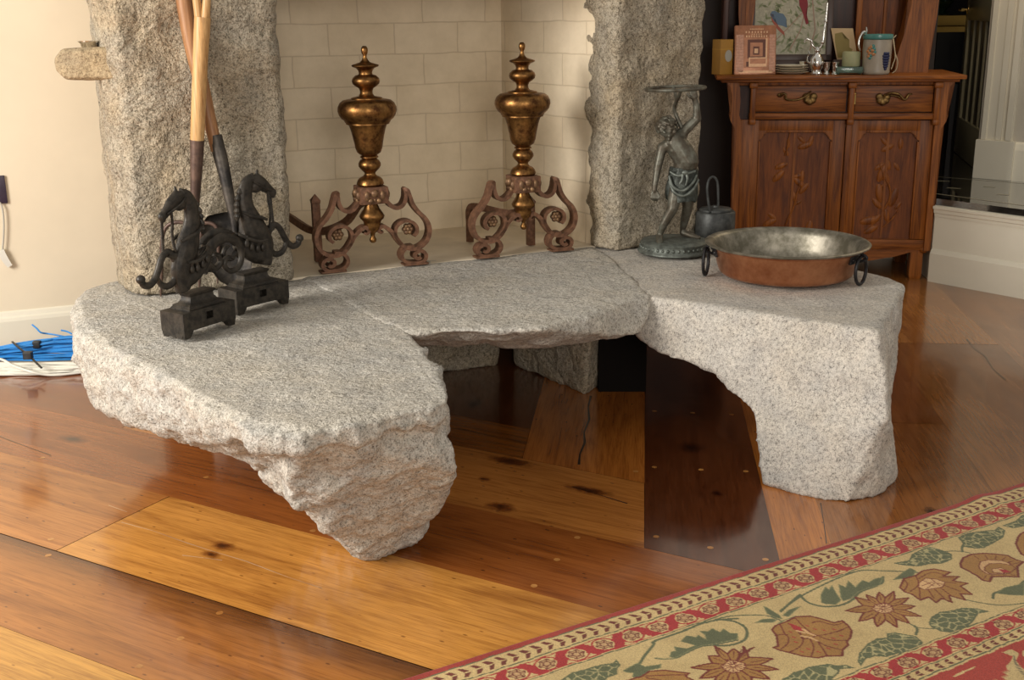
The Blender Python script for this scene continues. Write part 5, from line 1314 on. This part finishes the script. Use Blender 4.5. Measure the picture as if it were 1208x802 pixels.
bl = lambda cx, cz, k: [(cx+x*k, cz+z*k) for x, z in ((-.05,.02),(-.042,.035),(-.028,.038),(-.01,.028),(.015,.022),(.03,.0),(.028,-.025),(.035,-.045),(.015,-.036),(-.01,-.03),(-.03,-.01))]
blobp(bl(-.052, Z0+.205, 1.0), 2); blobp([(-.10,Z0+.23),(-.085,Z0+.225),(-.06,Z0+.17),(-.03,Z0+.14),(-.025,Z0+.12),(-.06,Z0+.15),(-.09,Z0+.19)], 1)
blobp([(.035,Z0+.30),(.055,Z0+.315),(.075,Z0+.305),(.08,Z0+.27),(.072,Z0+.24),(.088,Z0+.18),(.075,Z0+.175),(.055,Z0+.235),(.04,Z0+.265)], 4)
blobp([(-.160,Z0+.155),(-.13,Z0+.165),(-.12,Z0+.185),(-.135,Z0+.14),(-.155,Z0+.13)], 1)
ngon_fix(bm)
finish('birds_and_leaves', bm, ['leaf sage', 'bird red', 'bird blue', 'twig pink', 'bird crimson'], pic, smooth=False)
# silver ewer with scroll spout and a tall rod handle
t = thing('silver_ewer', 'ornate little silver ewer with a curled spout and tall slender neck', 'ewer', on(-.556, .05), CA)
bm = bmesh.new(); lathe(bm, [(0,0),(.030,0),(.031,.004),(.024,.010),(.020,.018),(.028,.03),(.033,.05),(.031,.072),(.020,.088),(.012,.096),(.010,.104),(.014,.108),(.014,.114),(.009,.120),(.006,.128),(0,.130)], 28); 
for k in range(9):
    a = k*2*PI/9; ball(bm, (math.cos(a)*.030, math.sin(a)*.030, .055), .006, 1, (1, 1, 1.6))
finish('ewer_body', bm, 'silver', t, angle=60)
bm = bmesh.new(); tube(bm, [(-.006,0,.120),(-.018,-.004,.128),(-.028,-.004,.142),(-.030,-.004,.156),(-.040,-.004,.160),(-.050,-.004,.166),(-.060,-.004,.160),(-.062,-.004,.146)], [.005,.005,.005,.006,.005,.005,.004,.003], 10); finish('spout', bm, 'silver', t)
bm = bmesh.new(); tube(bm, [(.006,0,.120),(.018,0,.135),(.024,0,.16),(.026,0,.20),(.030,0,.24),(.032,0,.275),(.034,0,.33)], [.005,.006,.0075,.0055,.006,.005,.004], 10); ball(bm, (.031,0,.246), .009, 2); ball(bm, (.021,0,.150), .011, 2); finish('tall_handle', bm, 'silver', t)
bm = bmesh.new(); tube(bm, [(-.028,0,.05),(-.042,0,.06),(-.046,0,.08),(-.038,0,.098),(-.044,0,.108)], .004, 8); finish('side_scroll', bm, 'silver', t)
for k, (s, y, lab, h_) in enumerate(((-.505, .07, 'small silver cup next to the silver ewer on the sideboard', .056), (-.466, .06, 'small silver cup beside the green candle on the sideboard', .056), (-.610, .155, 'tiny silver cup behind the plate stack on the sideboard', .060))):
    bm = bmesh.new(); q_ = h_/.056
    lathe(bm, [(0,0),(.017,0),(.0175,.003),(.012,.008),(.010,.013),(.0135,.022),(.0150,.036),(.0165,.050),(.0185,.056),(.0165,.0555),(.0145,.050),(.0125,.03),(0,.022)], 24)
    tag(finish('silver_cup', bm, 'silver', loc=tuple(on(s, y)), angle=60), lab, 'cup', 'small silver cups')
# card standing in front of the hutch back
t = thing('picture_card', 'cream card with an olive green plant picture, leaning behind the green candle', 'card', on(-.408, .235, .06), CA)
t.rotation_euler = (math.radians(-8), math.radians(0), CA)
bm = bmesh.new(); prism(bm, [(-.030, 0), (.070, 0), (.040, .150), (-.066, .152)], 'y', 0, .008, 0, .002); cdp = finish('card_sheet', bm, 'card cream', t)
bm = bmesh.new(); prism(bm, [(-.026,.010),(.030,.010),(.042,.05),(.025,.06),(.024,.095),(.000,.102),(-.012,.132),(-.046,.125),(-.044,.09),(-.036,.05)], 'y', -.0008, .0005); ngon_fix(bm); finish('plant_picture', bm, 'card olive', cdp, smooth=False)
bm = bmesh.new(); box(bm, -.05, .09, -.02, .03, -.06, -.001, 0, .003); finish('stand', bm, 'frame dark', t)
# glass block with candle
t = thing('glass_dish', 'clear green glass dish on little feet under the candle', 'dish', on(-.405, .06), CA)
bm = bmesh.new(); box(bm, -.062, .062, -.045, .045, .006, .036, 0, .006)
for sx in (-1, 1):
    for sy in (-1, 1): ball(bm, (sx*.05, sy*.034, .006), .006, 2)
finish('dish_body', bm, 'clear green glass', t)
bm = bmesh.new(); lathe(bm, [(0,0),(.040,0),(.042,.003),(.042,.064),(.038,.068),(.02,.064),(0,.063)], 36); tag(finish('candle', bm, 'candle wax', loc=tuple(on(-.395, .06, .0368)), angle=50), 'thick pale green pillar candle standing in the glass dish', 'candle')
# stoneware stein
t = thing('beer_stein', 'grey stoneware stein with raised grapes and leaves, a teal rim and twine', 'mug', on(-.280, .045), CA)
bm = bmesh.new(); lathe(bm, [(0,0),(.058,0),(.062,.004),(.064,.012),(.0625,.02),(.065,.06),(.0665,.10),(.066,.140),(.0645,.160),(.0625,.1605),(0,.161)], 48); stn = finish('mug_body', bm, 'stoneware', t, angle=50)
bm = bmesh.new(); lathe(bm, [(0,.1612),(.065,.1612),(.069,.164),(.070,.172),(.069,.182),(.064,.185),(.0,.186)], 48); finish('lid_rim', bm, 'glaze teal', t, angle=50)
def onmug(a, z, o=.0665):
    a -= .16; return Vector((math.sin(a)*o, -math.cos(a)*o, z))
bm = bmesh.new(); r_ = random.Random(9)
for i, (z, n, w) in enumerate(((.098,3,.30),(.086,4,.42),(.074,4,.38),(.062,3,.32),(.050,3,.26),(.038,2,.16),(.027,1,0))):
    for k in range(n): ball(bm, onmug(.72+(0 if n == 1 else -w/2+w*k/(n-1)), z, .064), .0078, 2)
finish('grape_relief', bm, 'glaze navy', stn, angle=60)
bm = bmesh.new()
for a, z in ((-.62,.108),(-.52,.122),(-.40,.128),(-.50,.098),(-.30,.112),(-.24,.096),(-.55,.085)): ball(bm, onmug(a, z, .0645), .0115, 2, (1, .8, .8))
finish('leaf_relief', bm, 'glaze orange', stn, angle=60)
bm = bmesh.new()
for a, z in ((-.44,.112),(-.34,.126),(-.20,.118),(-.16,.104),(-.40,.090),(-.48,.078),(-.28,.132)): ball(bm, onmug(a, z, .0650), .0085, 2, (1, .8, 1))
finish('leaf_relief', bm, 'glaze teal', stn, angle=60)
bm = bmesh.new(); tube(bm, [(-.060,-.01,.185),(-.066,-.014,.196),(-.076,-.018,.190),(-.088,-.022,.166),(-.090,-.024,.135),(-.082,-.022,.110)], [.005,.0065,.006,.0055,.0055,.004], 10); tube(bm, [(-.062,-.01,.184),(-.058,-.012,.20),(-.060,-.012,.218)], [.007,.006,.003], 8); finish('silver_thumb_lift', bm, 'silver', t)
bm = bmesh.new()
for P in ([(.066,-.012,.168),(.070,-.02,.150),(.078,-.028,.10),(.092,-.03,.06),(.088,-.03,.022),(.072,-.03,.006)], [(.066,-.014,.166),(.068,-.03,.14),(.078,-.04,.085),(.070,-.045,.05),(.062,-.05,.025)], [(.060,-.02,.163),(.074,-.012,.172),(.080,-.006,.178)]): tube(bm, P, .0024, 6)
finish('twine', bm, 'twine', t)
# ------------------------------------------------------------------ doorway: open glazed door, and the dark room
dq = Yd(1150, 80, q0.y+.30); hg = q0.xy - qd*.01 - qn*.14
dl = Yd(1140, 60, 7.35)
dA = Vector((hg.x, hg.y)); dB = Vector((dl.x, dl.y)); dd_ = (dB-dA); DW = dd_.length
t = thing('panelled_door', 'cream door with narrow dark glass strips standing open into the dark room', 'door', (dA.x, dA.y, PZ+.004), math.atan2(dd_.y, dd_.x))
bm = bmesh.new(); DH = 2.1
for x0, x1, z0, z1 in ((0, .09, 0, DH), (DW-.10, DW, 0, DH), (.09, DW-.10, 0, .22), (.09, DW-.10, .80, .93), (.09, DW-.10, DH-.12, DH)): box(bm, x0, x1, -.02, .02, z0, z1, 0, .003)
n_ = 4; sp = (DW-.19)/n_
for k in range(1, n_): box(bm, .09+k*sp-.014, .09+k*sp+.014, -.016, .016, .2, DH-.1, 0, .003)
leaf = finish('door_leaf', bm, 'door cream', t)
bm = bmesh.new(); box(bm, .085, DW-.095, -.004, .004, .2, DH-.1); finish('glass_strips', bm, 'dark mahogany', t, smooth=False)
for sd_ in (-1, 1):
    bm = bmesh.new(); lathe(bm, [(0,0),(.026,0),(.026,.004),(.010,.008),(.009,.05),(0,.05)], 20)
    bmesh.ops.rotate(bm, verts=bm.verts[:], cent=(0, 0, 0), matrix=Matrix.Rotation(-sd_*PI/2 if sd_ > 0 else PI/2, 3, 'X'))
    bmesh.ops.translate(bm, verts=bm.verts[:], vec=(DW-.05, sd_*.02, .86))
    tube(bm, [(DW-.05, sd_*.065, .86), (DW-.08, sd_*.068, .862), (DW-.13, sd_*.066, .856), (DW-.165, sd_*.064, .860)], [.010,.009,.008,.010], 10)
    finish('lever_handle', bm, 'brass handle', t, angle=50)
# dark console with a gilt rail, a green glass bowl, and a chair in front of it
cq = Yd(1122, 27, 8.3); zr = cq.z
t = thing('console_table', 'dark console table with a gilt edge in the dim room beyond the doorway', 'table', (cq.x, 8.5, PZ+.001), 0)
bm = bmesh.new(); box(bm, -.75, .75, -.2, .2, zr-PZ-.02, zr-PZ+.05, 0, .006); finish('gilt_top', bm, 'gilt', t)
bm = bmesh.new(); box(bm, -.70, .70, -.17, .18, zr-PZ-.09, zr-PZ-.022, 0, .006); finish('frieze', bm, 'gilt', t)
for x in (-.68, .68):
    for y in (-.14, .15):
        bm = bmesh.new(); loft_rect(bm, [(.02,.02,0),(.022,.022,.05),(.03,.03,zr-PZ-.10),(.03,.03,zr-PZ-.09)], x, y); finish('leg', bm, 'dark mahogany', t)
bm = bmesh.new(); gq = Yd(1107, 2, 8.5); lathe(bm, [(0,0),(.06,0),(.065,.01),(.04,.03),(.07,.06),(.10,.11),(.105,.16),(.085,.22),(.05,.26),(.05,.30),(.065,.33),(.0,.33)], 40)
tag(finish('green_vase', bm, 'green glass', loc=(gq.x, 8.46, zr+.052), angle=60), 'dark green glass vase on the gilt edged console in the dim room', 'vase')
kq = Yd(1128, 60, 7.65)
t = thing('dark_chair', 'black square backed chair in the dim room, seen through the doorway', 'chair', (kq.x, 7.75, PZ+.001), .1)
zt2 = Yd(1128, 38, 7.65).z-PZ; zb2 = Yd(1128, 92, 7.65).z-PZ
bm = bmesh.new(); box(bm, -.15, .14, -.11, -.07, zb2-.04, zt2, 0, .008); finish('backrest', bm, 'black upholstery', t)
bm = bmesh.new(); box(bm, -.22, .22, -.1, .33, .40, .48, 0, .02); finish('seat', bm, 'black upholstery', t)
for x in (-.19, .19):
    for y in (-.08, .30):
        bm = bmesh.new(); loft_rect(bm, [(.014,.014,0),(.02,.02,.40)], x, y); finish('leg', bm, 'dark mahogany', t)
for x in (-.12, .11):
    bm = bmesh.new(); box(bm, x-.012, x+.012, -.10, -.08, .46, zb2, 0, .003); finish('back_post', bm, 'dark mahogany', t)
# ------------------------------------------------------------------ light
W = bpy.data.worlds.new('room light'); SC.world = W; W.use_nodes = True
bg = W.node_tree.nodes['Background']; bg.inputs[0].default_value = (1.0, .94, .85, 1); bg.inputs[1].default_value = .46
def area(name, loc, target, sx, sy, power, color):
    ld = bpy.data.lights.new(name, 'AREA'); ld.shape = 'RECTANGLE'; ld.size = sx; ld.size_y = sy; ld.energy = power; ld.color = color
    o = bpy.data.objects.new(name, ld); COL.objects.link(o); o.location = loc
    o.rotation_euler = (Vector(target)-Vector(loc)).to_track_quat('-Z', 'Y').to_euler()
area('window and fill light', (-3.4, 1.2, 1.9), (-.4, 3.5, .4), 1.5, 1.7, 205, (1.0, .955, .89))
area('window and fill light', (1.2, -2.4, 1.75), (.1, 4.2, .7), 2.2, 1.4, 88, (1.0, .94, .86))  # unseen fill behind the camera, added to brighten the firebox
ld = bpy.data.lights.new('hall fill', 'POINT'); ld.energy = 16; ld.color = (1.0, .82, .55); ld.shadow_soft_size = .12  # unseen fill added over the landing to brighten the door and casing
o = bpy.data.objects.new('hall fill', ld); COL.objects.link(o); o.location = (2.35, 5.75, 2.3)
vs_ = SC.view_settings; vs_.view_transform = 'Standard'; vs_.look = 'None'; vs_.exposure = 0.0; vs_.gamma = 1.0; vs_.use_curve_mapping = False
SC.cycles.use_denoising = True
